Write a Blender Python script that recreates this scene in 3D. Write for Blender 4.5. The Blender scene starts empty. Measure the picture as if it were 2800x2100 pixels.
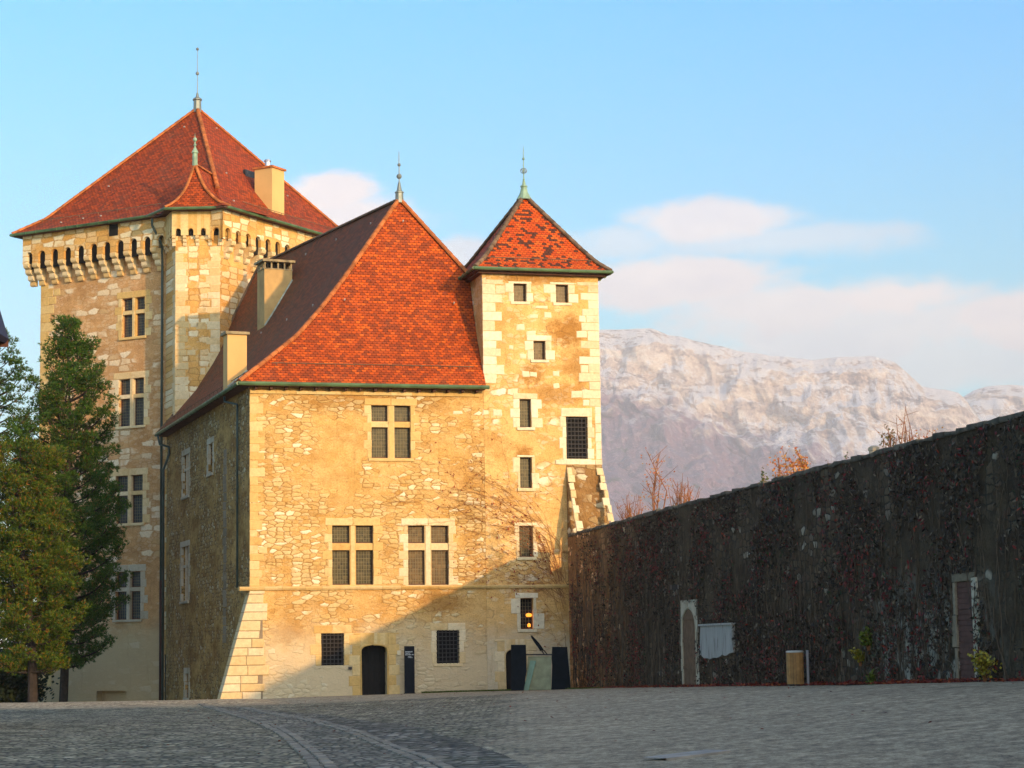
import bpy, bmesh, math, random
from mathutils import Vector, Matrix, noise
from mathutils.bvhtree import BVHTree
random.seed(7)
R = random.Random(11)
sc = bpy.context.scene
COL = sc.collection
rad = math.radians

# ------------------------------------------------------------------ camera geometry
F = 5800.0; TH = math.atan(729 / F); RO = 0.016; EYE = 1.6
_fw = Vector((0, math.cos(TH), math.sin(TH))); _up = Vector((0, -math.sin(TH), math.cos(TH))); _rt = Vector((1, 0, 0))
CR = _rt * math.cos(RO) - _up * math.sin(RO)
CU = _up * math.cos(RO) + _rt * math.sin(RO)
def ray(px, py): return (_fw * F + CR * (px - 1400) + CU * (1050 - py)).normalized()
CAM = Vector((0, 0, EYE))
def pt(px, py, Y):
    d = ray(px, py); return CAM + d * (Y / d.y)
def hitp(px, py, P, n):
    d = ray(px, py); return CAM + d * ((P - CAM).dot(n) / d.dot(n))
cam_d = bpy.data.cameras.new('camera'); cam = bpy.data.objects.new('camera', cam_d); COL.objects.link(cam)
cam_d.sensor_width = 36; cam_d.lens = 36 * F / 2800; cam_d.clip_start = .5; cam_d.clip_end = 40000
cam.matrix_world = Matrix.Translation(CAM) @ Matrix((CR, CU, -_fw)).transposed().to_4x4()
sc.camera = cam

# ------------------------------------------------------------------ mesh builder
class MB:
    def __init__(s): s.v = []; s.f = []; s.uv = None; s.m = []
    def add(s, vs, fs, mi=0):
        o = len(s.v); s.v += [tuple(p) for p in vs]; s.f += [tuple(i + o for i in q) for q in fs]; s.m += [mi] * len(fs)
    def quad(s, a, b, c, d, mi=0): s.add([a, b, c, d], [(0, 1, 2, 3)], mi)
    def box(s, x0, x1, y0, y1, z0, z1, fr=None, mi=0):
        p = [(x, y, z) for x in (x0, x1) for y in (y0, y1) for z in (z0, z1)]
        if fr: p = [fr(*q) for q in p]
        s.add(p, [(0, 1, 3, 2), (4, 6, 7, 5), (0, 4, 5, 1), (2, 3, 7, 6), (0, 2, 6, 4), (1, 5, 7, 3)], mi)
    def prism(s, poly, fr, h0, h1, mi=0):          # poly list of 2D, fr(a, b, h)
        n = len(poly); p = [fr(a, b, h0) for a, b in poly] + [fr(a, b, h1) for a, b in poly]
        fs = [tuple(range(n)), tuple(range(2 * n - 1, n - 1, -1))] + [(i, (i + 1) % n, n + (i + 1) % n, n + i) for i in range(n)]
        s.add(p, fs, mi)
    def tube(s, pts, r, n=8, cap=True, mi=0):
        pts = [Vector(p) for p in pts]; rings = []; k = len(pts)
        if not hasattr(r, '__len__'): r = [r] * k
        ref = None
        for i, p in enumerate(pts):
            t = (pts[min(i + 1, k - 1)] - pts[max(i - 1, 0)])
            if t.length < 1e-9: t = Vector((0, 0, 1))
            t.normalize()
            if ref is None: ref = Vector((1, 0, 0)) if abs(t.x) < .8 else Vector((0, 1, 0))
            a = t.cross(ref)
            if a.length < 1e-6: a = t.cross(Vector((0, 0, 1)))
            a.normalize(); b = t.cross(a); ref = b.cross(t) if False else ref
            rings.append([p + (a * math.cos(2 * math.pi * j / n) + b * math.sin(2 * math.pi * j / n)) * r[i] for j in range(n)])
        vs = [q for g in rings for q in g]; fs = []
        for i in range(k - 1):
            for j in range(n): fs.append((i * n + j, i * n + (j + 1) % n, (i + 1) * n + (j + 1) % n, (i + 1) * n + j))
        if cap: fs += [tuple(range(n - 1, -1, -1)), tuple(range((k - 1) * n, k * n))]
        s.add(vs, fs, mi)
    def lathe(s, prof, c, n=12, mi=0):             # prof [(r,z)], c centre
        vs = []; fs = []; k = len(prof)
        for r, z in prof:
            for j in range(n): a = 2 * math.pi * (j + .5) / n; vs.append((c[0] + r * math.cos(a), c[1] + r * math.sin(a), c[2] + z))
        for i in range(k - 1):
            for j in range(n): fs.append((i * n + j, i * n + (j + 1) % n, (i + 1) * n + (j + 1) % n, (i + 1) * n + j))
        fs += [tuple(range(n - 1, -1, -1)), tuple(range((k - 1) * n, k * n))]
        s.add(vs, fs, mi)
    def build(s, name, mat, parent=None, smooth=False, recalc=True, uvs=None):
        me = bpy.data.meshes.new(name); me.from_pydata(s.v, [], s.f)
        for m in (mat if isinstance(mat, (list, tuple)) else [mat]): me.materials.append(m)
        if any(s.m): me.polygons.foreach_set('material_index', s.m)
        if recalc:
            bm = bmesh.new(); bm.from_mesh(me); bmesh.ops.recalc_face_normals(bm, faces=bm.faces); bm.to_mesh(me); bm.free()
        if uvs is not None:
            ul = me.uv_layers.new(name='UVMap'); flat = []
            for p in me.polygons:
                for li in p.loop_indices: flat += list(uvs[me.loops[li].vertex_index])
            ul.data.foreach_set('uv', flat)
        if smooth: me.polygons.foreach_set('use_smooth', [True] * len(me.polygons))
        me.update(); o = bpy.data.objects.new(name, me); COL.objects.link(o)
        if parent: o.parent = parent
        return o
def thing(name, label, cat, loc=(0, 0, 0), rz=0, group=None):
    o = bpy.data.objects.new(name, None); COL.objects.link(o); o.location = loc; o.rotation_euler = (0, 0, rz)
    o.empty_display_size = .3
    return tag(o, label, cat, group)
def tag(o, label, cat, group=None, kind=None):
    o['label'] = label; o['category'] = cat
    if group: o['group'] = group
    if kind: o['kind'] = kind
    return o
def struct(o): o['kind'] = 'structure'; return o

# ------------------------------------------------------------------ node helper
class NT:
    def __init__(s, nt): s.nt = nt; s.x = 0
    def n(s, t, **kw):
        nd = s.nt.nodes.new(t); s.x += 40; nd.location = (s.x, 0)
        for k, v in kw.items():
            if k.startswith('i_'):
                key = k[2:]; key = int(key) if key.isdigit() else key.replace('_', ' ')
                s.set(nd.inputs[key], v)
            else: setattr(nd, k, v)
        return nd
    def set(s, sock, v):
        if isinstance(v, bpy.types.NodeSocket): s.nt.links.new(v, sock)
        elif isinstance(v, bpy.types.Node): s.nt.links.new(v.outputs[0], sock)
        else:
            try: sock.default_value = v
            except Exception: sock.default_value = (*v, 1) if len(v) == 3 else v
    def math(s, op, a, b=0.0, c=0.0, clamp=False):
        nd = s.n('ShaderNodeMath', operation=op, use_clamp=clamp)
        for i, q in enumerate((a, b, c)):
            if i < len(nd.inputs): s.set(nd.inputs[i], q)
        return nd.outputs[0]
    def mix(s, f, a, b, bt='MIX'):
        nd = s.n('ShaderNodeMix', data_type='RGBA', blend_type=bt, clamp_factor=True)
        s.set(nd.inputs[0], f); s.set(nd.inputs[6], a if not isinstance(a, tuple) else (*a, 1)[:4]); s.set(nd.inputs[7], b if not isinstance(b, tuple) else (*b, 1)[:4])
        return nd.outputs[2]
    def ramp(s, f, stops, interp='LINEAR'):
        nd = s.n('ShaderNodeValToRGB'); s.set(nd.inputs[0], f); cr = nd.color_ramp; cr.interpolation = interp
        while len(cr.elements) < len(stops): cr.elements.new(.5)
        for e, (p, c) in zip(cr.elements, stops): e.position = p; e.color = (*c, 1) if len(c) == 3 else c
        return nd.outputs[0]
    def sstep(s, v, lo, hi, a=0., b=1.):
        nd = s.n('ShaderNodeMapRange', interpolation_type='SMOOTHSTEP')
        for k, q in zip(('Value', 'From Min', 'From Max', 'To Min', 'To Max'), (v, lo, hi, a, b)): s.set(nd.inputs[k], q)
        return nd.outputs[0]
    def noise(s, vec, scale, detail=3, rough=.55, col=False):
        nd = s.n('ShaderNodeTexNoise'); 
        if vec is not None: s.set(nd.inputs['Vector'], vec)
        nd.inputs['Scale'].default_value = scale; nd.inputs['Detail'].default_value = detail; nd.inputs['Roughness'].default_value = rough
        return nd.outputs[1 if col else 0]
    def comb(s, x, y, z=0.0):
        nd = s.n('ShaderNodeCombineXYZ'); s.set(nd.inputs[0], x); s.set(nd.inputs[1], y); s.set(nd.inputs[2], z); return nd.outputs[0]
    def sep(s, v):
        nd = s.n('ShaderNodeSeparateXYZ'); s.set(nd.inputs[0], v); return nd.outputs
    def vmath(s, op, a, b):
        nd = s.n('ShaderNodeVectorMath', operation=op); s.set(nd.inputs[0], a); s.set(nd.inputs[1], b); return nd.outputs[0]
def newmat(name):
    m = bpy.data.materials.new(name); m.use_nodes = True; nt = m.node_tree; nt.nodes.clear()
    N = NT(nt); out = N.n('ShaderNodeOutputMaterial'); b = N.n('ShaderNodeBsdfPrincipled'); nt.links.new(b.outputs[0], out.inputs[0])
    return m, N, b
def bump(N, b, h, strength=.5, dist=.02):
    nd = N.n('ShaderNodeBump'); nd.inputs['Strength'].default_value = strength; nd.inputs['Distance'].default_value = dist
    N.set(nd.inputs['Height'], h); N.set(b.inputs['Normal'], nd.outputs[0])
def simple(name, col, rough=.7, var=.25, scale=4, metal=0, bmp=0, spec=.3, island=0):
    m, N, b = newmat(name)
    co = N.n('ShaderNodeTexCoord').outputs['Object']
    f = N.noise(co, scale, 4)
    lo = tuple(c * (1 - var) for c in col); hi = tuple(min(1, c * (1 + var)) for c in col)
    c = N.ramp(f, [(.3, lo), (.7, hi)])
    if island:
        r = N.n('ShaderNodeNewGeometry').outputs['Random Per Island']
        c = N.mix(1, c, N.ramp(r, [(0, (1 - island,) * 3), (1, (1 + island,) * 3)]), 'MULTIPLY')
    N.set(b.inputs['Base Color'], c); b.inputs['Roughness'].default_value = rough; b.inputs['Metallic'].default_value = metal
    b.inputs['Specular IOR Level'].default_value = spec
    if bmp: bump(N, b, f, .4, bmp)
    return m

# ------------------------------------------------------------------ walling
def masonry(name, plaster, plaster2, stones, bias, sx=.46, sz=.24, zone=.35, mortar=None, bdist=.03, lower=None, dirt=.35, zband=None, seed=0., bst=.45, rnd=.72, stains=(), mot=.2, smallst=.5):
    """stones showing through plaster; bias 0 = all stones shown, 1 = all plaster."""
    m, N, b = newmat(name)
    co = N.n('ShaderNodeTexCoord').outputs['Object']; S = N.sep(co)
    s0 = N.math('ADD', N.math('ADD', S[0], S[1]), seed); z = S[2]
    v0 = N.comb(s0, z)
    wob = N.vmath('SUBTRACT', N.noise(v0, 2.2, 3, .6, True), (.5, .5, .5))
    wob = N.vmath('MULTIPLY', wob, (.22, .13, 0))
    wo2 = N.vmath('MULTIPLY', N.vmath('SUBTRACT', N.noise(v0, 8, 3, .7, True), (.5, .5, .5)), (.10, .075, 0))
    v1 = N.vmath('ADD', N.vmath('ADD', v0, wob), wo2)
    v = N.vmath('MULTIPLY', v1, (1 / sx, 1 / sz, 1))
    vo = N.n('ShaderNodeTexVoronoi', voronoi_dimensions='2D', feature='F1'); N.set(vo.inputs['Vector'], v); vo.inputs['Scale'].default_value = 1; vo.inputs['Randomness'].default_value = rnd
    ve = N.n('ShaderNodeTexVoronoi', voronoi_dimensions='2D', feature='DISTANCE_TO_EDGE'); N.set(ve.inputs['Vector'], v); ve.inputs['Scale'].default_value = 1; ve.inputs['Randomness'].default_value = rnd
    rc = N.n('ShaderNodeSeparateColor'); N.set(rc.inputs[0], vo.outputs['Color'])
    edge = N.sstep(N.math('ADD', ve.outputs[0], N.math('MULTIPLY', N.math('SUBTRACT', N.noise(v0, 6, 3, .6), .5), .10)), .02, .14)
    zn = N.noise(v0, .33, 3, .6)
    if zband:                                        # (z0, z1, amount): more stone within a band of height
        zb = N.math('MULTIPLY', N.sstep(z, zband[0] - 1, zband[0] + 1), N.sstep(z, zband[1] - 1, zband[1] + 1, 1, 0))
        zn = N.math('ADD', zn, N.math('MULTIPLY', zb, zband[2]))
    k = N.math('ADD', N.math('MULTIPLY', rc.outputs[0], 1 - zone), N.math('MULTIPLY', N.math('SUBTRACT', zn, .5), zone * 5))
    show = N.math('MULTIPLY', N.sstep(k, bias - .06, bias + .06), edge)
    scol = N.ramp(rc.outputs[1], stones)
    fine = N.noise(v0, 9, 4, .65)
    grit = N.noise(v0, 13, 5, .8)
    scol = N.mix(1, scol, N.ramp(fine, [(.3, (.82,) * 3), (.7, (1.12,) * 3)]), 'MULTIPLY')
    big = N.noise(v0, .7, 5, .65)
    pcol = N.mix(N.sstep(big, .4, .62), plaster, plaster2)
    pcol = N.mix(1, pcol, N.ramp(N.noise(v0, 3.2, 6, .75), [(.32, (1 - mot * 1.3, 1 - mot * 1.6, 1 - mot * 2)), (.5, (1,) * 3), (.68, (1 + mot * .7,) * 3)]), 'MULTIPLY')
    pcol = N.mix(1, pcol, N.ramp(N.noise(N.vmath('MULTIPLY', v0, (1, 2.2, 1)), .45, 3, .5), [(.36, (1 - mot, 1 - mot * 1.3, 1 - mot * 1.5)), (.5, (1,) * 3), (.62, (1 + mot * .5,) * 3)]), 'MULTIPLY')
    if mortar is not None: pcol = N.mix(N.math('MULTIPLY', N.sstep(k, bias - .25, bias), N.sstep(edge, .9, .2)), pcol, mortar)
    pcol = N.mix(1, pcol, N.ramp(grit, [(.36, (.72, .66, .56)), (.48, (1, 1, 1)), (.62, (1.12,) * 3)]), 'MULTIPLY')
    # stones felt under the plaster: faint tone and joint per stone, plus a finer filling of small stones
    ghost = N.math('MULTIPLY', N.sstep(k, bias - .42, bias - .05), .8)
    pcol = N.mix(ghost, pcol, N.mix(1, pcol, N.ramp(rc.outputs[1], [(0, (.84, .78, .66)), (.5, (1, 1, 1)), (1, (1.16, 1.18, 1.3))]), 'MULTIPLY'))
    vs_ = N.n('ShaderNodeTexVoronoi', voronoi_dimensions='2D', feature='DISTANCE_TO_EDGE'); N.set(vs_.inputs['Vector'], N.vmath('MULTIPLY', v, (2.3, 1.9, 1))); vs_.inputs['Scale'].default_value = 1
    vc_ = N.n('ShaderNodeTexVoronoi', voronoi_dimensions='2D', feature='F1'); N.set(vc_.inputs['Vector'], N.vmath('MULTIPLY', v, (2.3, 1.9, 1))); vc_.inputs['Scale'].default_value = 1
    sc_r = N.n('ShaderNodeSeparateColor'); N.set(sc_r.inputs[0], vc_.outputs['Color'])
    small = N.math('MULTIPLY', N.math('MULTIPLY', N.sstep(N.math('ADD', sc_r.outputs[0], N.math('MULTIPLY', N.math('SUBTRACT', zn, .5), 2.5)), .62, .72), N.sstep(vs_.outputs[0], .03, .2)), smallst)
    pcol = N.mix(small, pcol, N.mix(.5, pcol, N.ramp(sc_r.outputs[1], stones)))
    c = N.mix(show, pcol, scol)
    if lower is not None:                            # (z, colour, amount): weathered base band, toned to lift the wall's shaded foot
        lb = N.math('MULTIPLY', N.sstep(N.math('ADD', z, N.math('MULTIPLY', N.noise(v0, .9, 4), 2.2)), lower[0] + 2.2, lower[0] - .2), lower[2])
        c = N.mix(lb, c, lower[1])
    # rain streaks and soot blotches
    st = N.noise(N.vmath('MULTIPLY', v0, (2.2, .28, 1)), 1, 5, .7)
    c = N.mix(N.math('MULTIPLY', N.sstep(st, .56, .74), dirt), c, N.mix(1, c, (.42, .36, .3), 'MULTIPLY'))
    for sx_, sz_, rx, rz, am in stains:
        dx = N.math('DIVIDE', N.math('SUBTRACT', s0, sx_ + seed), rx); dz = N.math('DIVIDE', N.math('SUBTRACT', z, sz_), rz)
        dd = N.math('ADD', N.math('SQRT', N.math('ADD', N.math('MULTIPLY', dx, dx), N.math('MULTIPLY', dz, dz))), N.math('MULTIPLY', N.math('SUBTRACT', N.noise(v0, 2.6, 6, .75), .5), 2.2))
        c = N.mix(N.math('MULTIPLY', N.sstep(dd, 1.15, .35), am), c, N.mix(1, c, (.55, .40, .24), 'MULTIPLY'))
    N.set(b.inputs['Base Color'], c); b.inputs['Roughness'].default_value = .9; b.inputs['Specular IOR Level'].default_value = .15
    dome = N.math('MAXIMUM', N.math('MULTIPLY', small, .6), N.math('MULTIPLY', show, N.sstep(ve.outputs[0], .03, .4, .55, 1)))
    h = N.math('ADD', N.math('ADD', dome, N.math('MULTIPLY', fine, .5)), N.math('MULTIPLY', N.noise(v0, 1.6, 4), .9))
    bump(N, b, h, bst, bdist)
    return m

CREAM = [(0, (.62, .50, .28)), (.35, (.74, .62, .40)), (.6, (.80, .72, .52)), (.8, (.66, .50, .24)), (1, (.82, .76, .62))]
M = {}
M['facade'] = masonry('ochre_rubble_plaster', (.62, .395, .15), (.555, .325, .10), [(0, (.55, .34, .12)), (.25, (.63, .43, .18)), (.5, (.68, .52, .26)), (.7, (.61, .40, .14)), (.86, (.74, .61, .36)), (1, (.80, .72, .50))], .42, .42, .18, .42, (.36, .20, .06), .045, (2.6, (.62, .53, .36), .75), .4, (4.8, 8.6, .10), 3., bst=.65, rnd=.88, mot=.10, stains=((9.2, 4.0, 1.6, .7, .6), (11.0, 9.0, 1.2, 2.5, .3), (5.8, 13.6, 5.0, .7, .5), (1.8, 2.6, .9, .6, .4)))
M['tower'] = masonry('ochre_plaster_pale_stones', (.68, .44, .17), (.62, .37, .125), [(0, (.80, .68, .44)), (.5, (.84, .76, .56)), (1, (.84, .78, .62))], .84, .72, .36, .22, (.42, .26, .10), .05, (2.6, (.60, .54, .40), .75), .5, None, 40., bst=.6, rnd=.6, mot=.11, stains=((15.9, 17.3, 1.3, .9, .85), (13.9, 15.1, .7, .6, .8), (16.4, 15.6, 1.2, 1.0, .6), (13.4, 11.1, .55, .6, .9), (13.0, 9.0, 1.5, 1.0, .3), (15.4, 14.2, 2., .7, .6), (14.4, 19.9, 3.0, .35, .7)))
M['keep'] = masonry('keep_masonry', (.54, .31, .135), (.47, .27, .12), [(0, (.52, .32, .14)), (.4, (.72, .56, .36)), (1, (.78, .66, .48))], .66, .85, .36, .25, (.44, .26, .12), .03, (3.5, (.50, .40, .24), .8), .35, (7., 30., .10), 9., rnd=.5, mot=.13)
M['turret'] = masonry('turret_ashlar', (.68, .40, .13), (.62, .34, .10), [(0, (.62, .36, .11)), (.35, (.74, .52, .26)), (.7, (.80, .68, .44)), (1, (.82, .72, .50))], .36, .85, .36, .2, (.46, .26, .09), .03, None, .35, None, 21., rnd=.32, mot=.1)
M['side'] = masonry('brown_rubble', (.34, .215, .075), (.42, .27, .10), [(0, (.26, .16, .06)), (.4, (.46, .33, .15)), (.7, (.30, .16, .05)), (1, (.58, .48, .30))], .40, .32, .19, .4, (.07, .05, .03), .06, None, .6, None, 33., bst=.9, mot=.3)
M['batter'] = masonry('battered_rubble', (.24, .13, .045), (.30, .17, .06), [(0, (.34, .21, .08)), (.5, (.50, .38, .20)), (1, (.78, .70, .50))], .58, .5, .34, .2, (.22, .12, .05), .06, None, .5, None, 3., bst=.9)
def ashlar(name, c0, c1, c2, bm=.012, var=.2):
    m, N, b = newmat(name)
    r = N.n('ShaderNodeNewGeometry').outputs['Random Per Island']
    co = N.n('ShaderNodeTexCoord').outputs['Object']
    c = N.ramp(r, [(0, c0), (.5, c1), (1, c2)])
    f = N.noise(co, 7, 5, .7); g = N.noise(co, 1.3, 4, .6)
    c = N.mix(1, c, N.ramp(f, [(.3, (1 - var,) * 3), (.7, (1.08,) * 3)]), 'MULTIPLY')
    c = N.mix(N.math('MULTIPLY', N.sstep(g, .52, .72), .4), c, N.mix(1, c, (.7, .52, .32), 'MULTIPLY'))
    N.set(b.inputs['Base Color'], c); b.inputs['Roughness'].default_value = .85; b.inputs['Specular IOR Level'].default_value = .2
    bump(N, b, N.math('ADD', f, g), .5, bm)
    return m
M['quoin'] = ashlar('pale_limestone', (.66, .47, .22), (.72, .56, .31), (.78, .66, .44))
M['quoinw'] = ashlar('white_limestone', (.68, .55, .33), (.75, .65, .44), (.80, .73, .54))
M['dress'] = ashlar('yellow_limestone', (.62, .39, .13), (.67, .45, .17), (.74, .56, .28))
M['greyst'] = ashlar('grey_limestone', (.42, .36, .26), (.50, .44, .33), (.56, .50, .38))
M['darkst'] = ashlar('dark_weathered_stone', (.22, .18, .12), (.28, .22, .15), (.33, .27, .19), .02, .35)

# ------------------------------------------------------------------ roof tiles (UV in metres)
def tiles(name, w, h, cols, clus=.5, dark=None, bd=.03, moss=.15, seed=0.):
    m, N, b = newmat(name)
    uv = N.n('ShaderNodeUVMap').outputs[0]; S = N.sep(uv)
    row = N.math('FLOOR', N.math('DIVIDE', S[1], h))
    off = N.math('MULTIPLY', N.math('MODULO', row, 2.0), .5)
    cu = N.math('ADD', N.math('DIVIDE', S[0], w), off); colm = N.math('FLOOR', cu)
    wn = N.n('ShaderNodeTexWhiteNoise', noise_dimensions='2D'); N.set(wn.inputs['Vector'], N.comb(row, colm))
    rnd = wn.outputs['Value']
    cell = N.comb(N.math('ADD', N.math('MULTIPLY', colm, w), seed), N.math('MULTIPLY', row, h))
    cl = N.sstep(N.noise(N.vmath('MULTIPLY', cell, (2.6, 4.5, 1)), 1, 3, .8), .3, .7)
    f = N.math('ADD', N.math('MULTIPLY', cl, clus), N.math('MULTIPLY', rnd, 1 - clus))
    c = N.ramp(f, cols)
    if dark:
        wn2 = N.n('ShaderNodeTexWhiteNoise', noise_dimensions='2D'); N.set(wn2.inputs['Vector'], N.comb(N.math('ADD', row, 71.3), colm))
        c = N.mix(N.math('LESS_THAN', wn2.outputs['Value'], dark[0]), c, dark[1])
    fv = N.math('FRACT', N.math('DIVIDE', S[1], h)); fu = N.math('FRACT', cu)
    # each tile has a rounded lower edge
    arc = N.math('MULTIPLY', N.math('POWER', N.math('ABSOLUTE', N.math('SUBTRACT', fu, .5)), 2.0), 1.4)
    e = N.math('SUBTRACT', fv, arc)
    gap = N.math('MULTIPLY', N.sstep(e, 0., .16), N.sstep(N.math('ABSOLUTE', N.math('SUBTRACT', fu, .5)), .5, .42))
    c = N.mix(N.sstep(gap, 1, 0), c, N.mix(1, c, (.34, .28, .26), 'MULTIPLY'))  # painted shadow line along each tile's lower edge and joints
    co = N.n('ShaderNodeTexCoord').outputs['Object']
    g = N.noise(co, .6, 5, .65)
    c = N.mix(N.math('MULTIPLY', N.sstep(g, .5, .7), moss), c, (.10, .075, .05))
    N.set(b.inputs['Base Color'], c); b.inputs['Roughness'].default_value = .75; b.inputs['Specular IOR Level'].default_value = .25
    hh = N.math('ADD', N.math('MULTIPLY', gap, N.math('SUBTRACT', 1.3, fv)), N.math('MULTIPLY', rnd, .35))
    bump(N, b, hh, .8, bd)
    return m
M['tile_main'] = tiles('red_orange_tiles', .24, .15, [(0, (.21, .044, .012)), (.3, (.29, .050, .010)), (.5, (.39, .062, .008)), (.75, (.52, .084, .008)), (1, (.60, .13, .014))], .24, None, .03, .15)
M['tile_tower'] = tiles('spotted_orange_tiles', .21, .15, [(0, (.44, .058, .008)), (.5, (.56, .078, .008)), (1, (.62, .14, .02))], .2, (.24, (.10, .035, .02)), .03, .1)
M['tile_keep'] = tiles('russet_tiles', .24, .15, [(0, (.15, .034, .012)), (.4, (.26, .045, .010)), (.6, (.38, .058, .010)), (1, (.48, .085, .012))], .4, None, .03, .25)
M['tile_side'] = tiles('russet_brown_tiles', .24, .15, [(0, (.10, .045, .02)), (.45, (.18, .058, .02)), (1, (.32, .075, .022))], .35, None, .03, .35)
M['ridge'] = simple('terracotta_ridge', (.42, .13, .035), .75, .3, 3, bmp=.01, island=.25)
M['ridge_old'] = simple('old_terracotta_ridge', (.16, .10, .06), .85, .35, 3, bmp=.01, island=.3)
M['gutter'] = simple('green_gutter', (.07, .13, .055), .45, .4, 1.2, spec=.5)
M['pipe'] = simple('green_grey_pipe', (.05, .075, .07), .5, .3, 1.5)
M['copper'] = simple('verdigris_copper', (.24, .36, .26), .6, .3, 3, bmp=.005)
M['iron'] = simple('iron', (.045, .04, .038), .6, .3, 6)
M['steel'] = simple('steel', (.6, .6, .62), .3, .1, 4, metal=.8)
M['hook'] = simple('galvanised_hook', (.34, .30, .28), .6, .1)
M['spike'] = simple('grey_spire_metal', (.20, .23, .22), .45, .2, 6, metal=.3)
M['soffit'] = simple('dark_eave_timber', (.10, .045, .03), .85, .4, 3, bmp=.01)
M['wood'] = simple('dark_oak', (.010, .007, .005), .7, .35, 5, bmp=.006)
M['frame'] = simple('brown_window_timber', (.10, .045, .022), .65, .25, 6)
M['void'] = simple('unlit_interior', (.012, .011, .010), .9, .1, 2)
M['cemR'] = simple('chimney_render', (.50, .33, .14), .9, .18, 1.6, bmp=.01)
M['cemK'] = simple('smooth_render', (.66, .42, .17), .9, .06, 1.0, bmp=.004)
M['cemcap'] = simple('weathered_cap', (.30, .24, .14), .9, .4, 3, bmp=.01)
M['lead'] = simple('leading', (.20, .17, .09), .6, .2, 8)
M['leadflash'] = simple('lead_flashing', (.36, .40, .34), .6, .3, 6)
def glassmat(name, c0, c1, c2, w=.14, h=.17):
    m, N, b = newmat(name); co = N.n('ShaderNodeTexCoord').outputs['Object']; S = N.sep(co)
    a = N.math('FLOOR', N.math('DIVIDE', N.math('ADD', S[0], S[1]), w)); z = N.math('FLOOR', N.math('DIVIDE', S[2], h))
    wn = N.n('ShaderNodeTexWhiteNoise', noise_dimensions='2D'); N.set(wn.inputs['Vector'], N.comb(a, z))
    f = N.math('ADD', N.math('MULTIPLY', wn.outputs['Value'], .6), N.math('MULTIPLY', N.noise(co, 1.4, 3), .4))
    N.set(b.inputs['Base Color'], N.ramp(f, [(.1, c0), (.5, c1), (.9, c2)])); b.inputs['Roughness'].default_value = .35; b.inputs['Specular IOR Level'].default_value = .22
    bump(N, b, wn.outputs['Value'], .15, .01)
    return m
M['glass'] = glassmat('old_leaded_glass', (.016, .014, .006), (.05, .042, .014), (.10, .075, .03))
M['glass_tan'] = glassmat('curtained_glass', (.06, .035, .012), (.11, .065, .022), (.17, .10, .035))
M['glass_blue'] = glassmat('dark_reflecting_glass', (.02, .022, .028), (.035, .04, .05), (.06, .065, .075))
# ------------------------------------------------------------------ building helpers
def interp(tab, x):
    for (x0, y0), (x1, y1) in zip(tab, tab[1:]):
        if x <= x1: return y0 + (y1 - y0) * (x - x0) / (x1 - x0)
    return tab[-1][1]
def lerp(a, b, t): return a + (b - a) * t
def wallgrid(mb, fr, a0, a1, z0, z1, holes):
    """sheet with rectangular openings (a0,a1,z0,z1,depth) and their reveals"""
    A = sorted({a0, a1, *[h[0] for h in holes], *[h[1] for h in holes]}); Z = sorted({z0, z1, *[h[2] for h in holes], *[h[3] for h in holes]})
    for i in range(len(A) - 1):
        for j in range(len(Z) - 1):
            ca, cz = (A[i] + A[i + 1]) / 2, (Z[j] + Z[j + 1]) / 2
            if any(h[0] < ca < h[1] and h[2] < cz < h[3] for h in holes): continue
            mb.quad(fr(A[i], 0, Z[j]), fr(A[i + 1], 0, Z[j]), fr(A[i + 1], 0, Z[j + 1]), fr(A[i], 0, Z[j + 1]))
    for h in holes:
        b0, b1, y0, y1, dp = h
        mb.quad(fr(b0, 0, y0), fr(b0, -dp, y0), fr(b0, -dp, y1), fr(b0, 0, y1)); mb.quad(fr(b1, 0, y0), fr(b1, -dp, y0), fr(b1, -dp, y1), fr(b1, 0, y1))
        mb.quad(fr(b0, 0, y0), fr(b1, 0, y0), fr(b1, -dp, y0), fr(b0, -dp, y0)); mb.quad(fr(b0, 0, y1), fr(b1, 0, y1), fr(b1, -dp, y1), fr(b0, -dp, y1))
        mb.quad(fr(b0, -dp, y0), fr(b1, -dp, y0), fr(b1, -dp, y1), fr(b0, -dp, y1))
def block(mb, fr, a0, a1, z0, z1, d0, d1, ch=.02, jit=.012):
    """a dressed stone with bevelled, slightly irregular face"""
    j = lambda: R.uniform(-jit, jit)
    q = [(a0 + j(), z0 + j()), (a1 + j(), z0 + j()), (a1 + j(), z1 + j()), (a0 + j(), z1 + j())]
    c = [(a0 + ch, z0 + ch), (a1 - ch, z0 + ch), (a1 - ch, z1 - ch), (a0 + ch, z1 - ch)]
    vs = [fr(a, d0, z) for a, z in q] + [fr(a, d1 - ch * .6, z) for a, z in q] + [fr(a, d1, z) for a, z in c]
    mb.add(vs, [(0, 1, 5, 4), (1, 2, 6, 5), (2, 3, 7, 6), (3, 0, 4, 7), (4, 5, 9, 8), (5, 6, 10, 9), (6, 7, 11, 10), (7, 4, 8, 11), (8, 9, 10, 11)])
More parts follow.
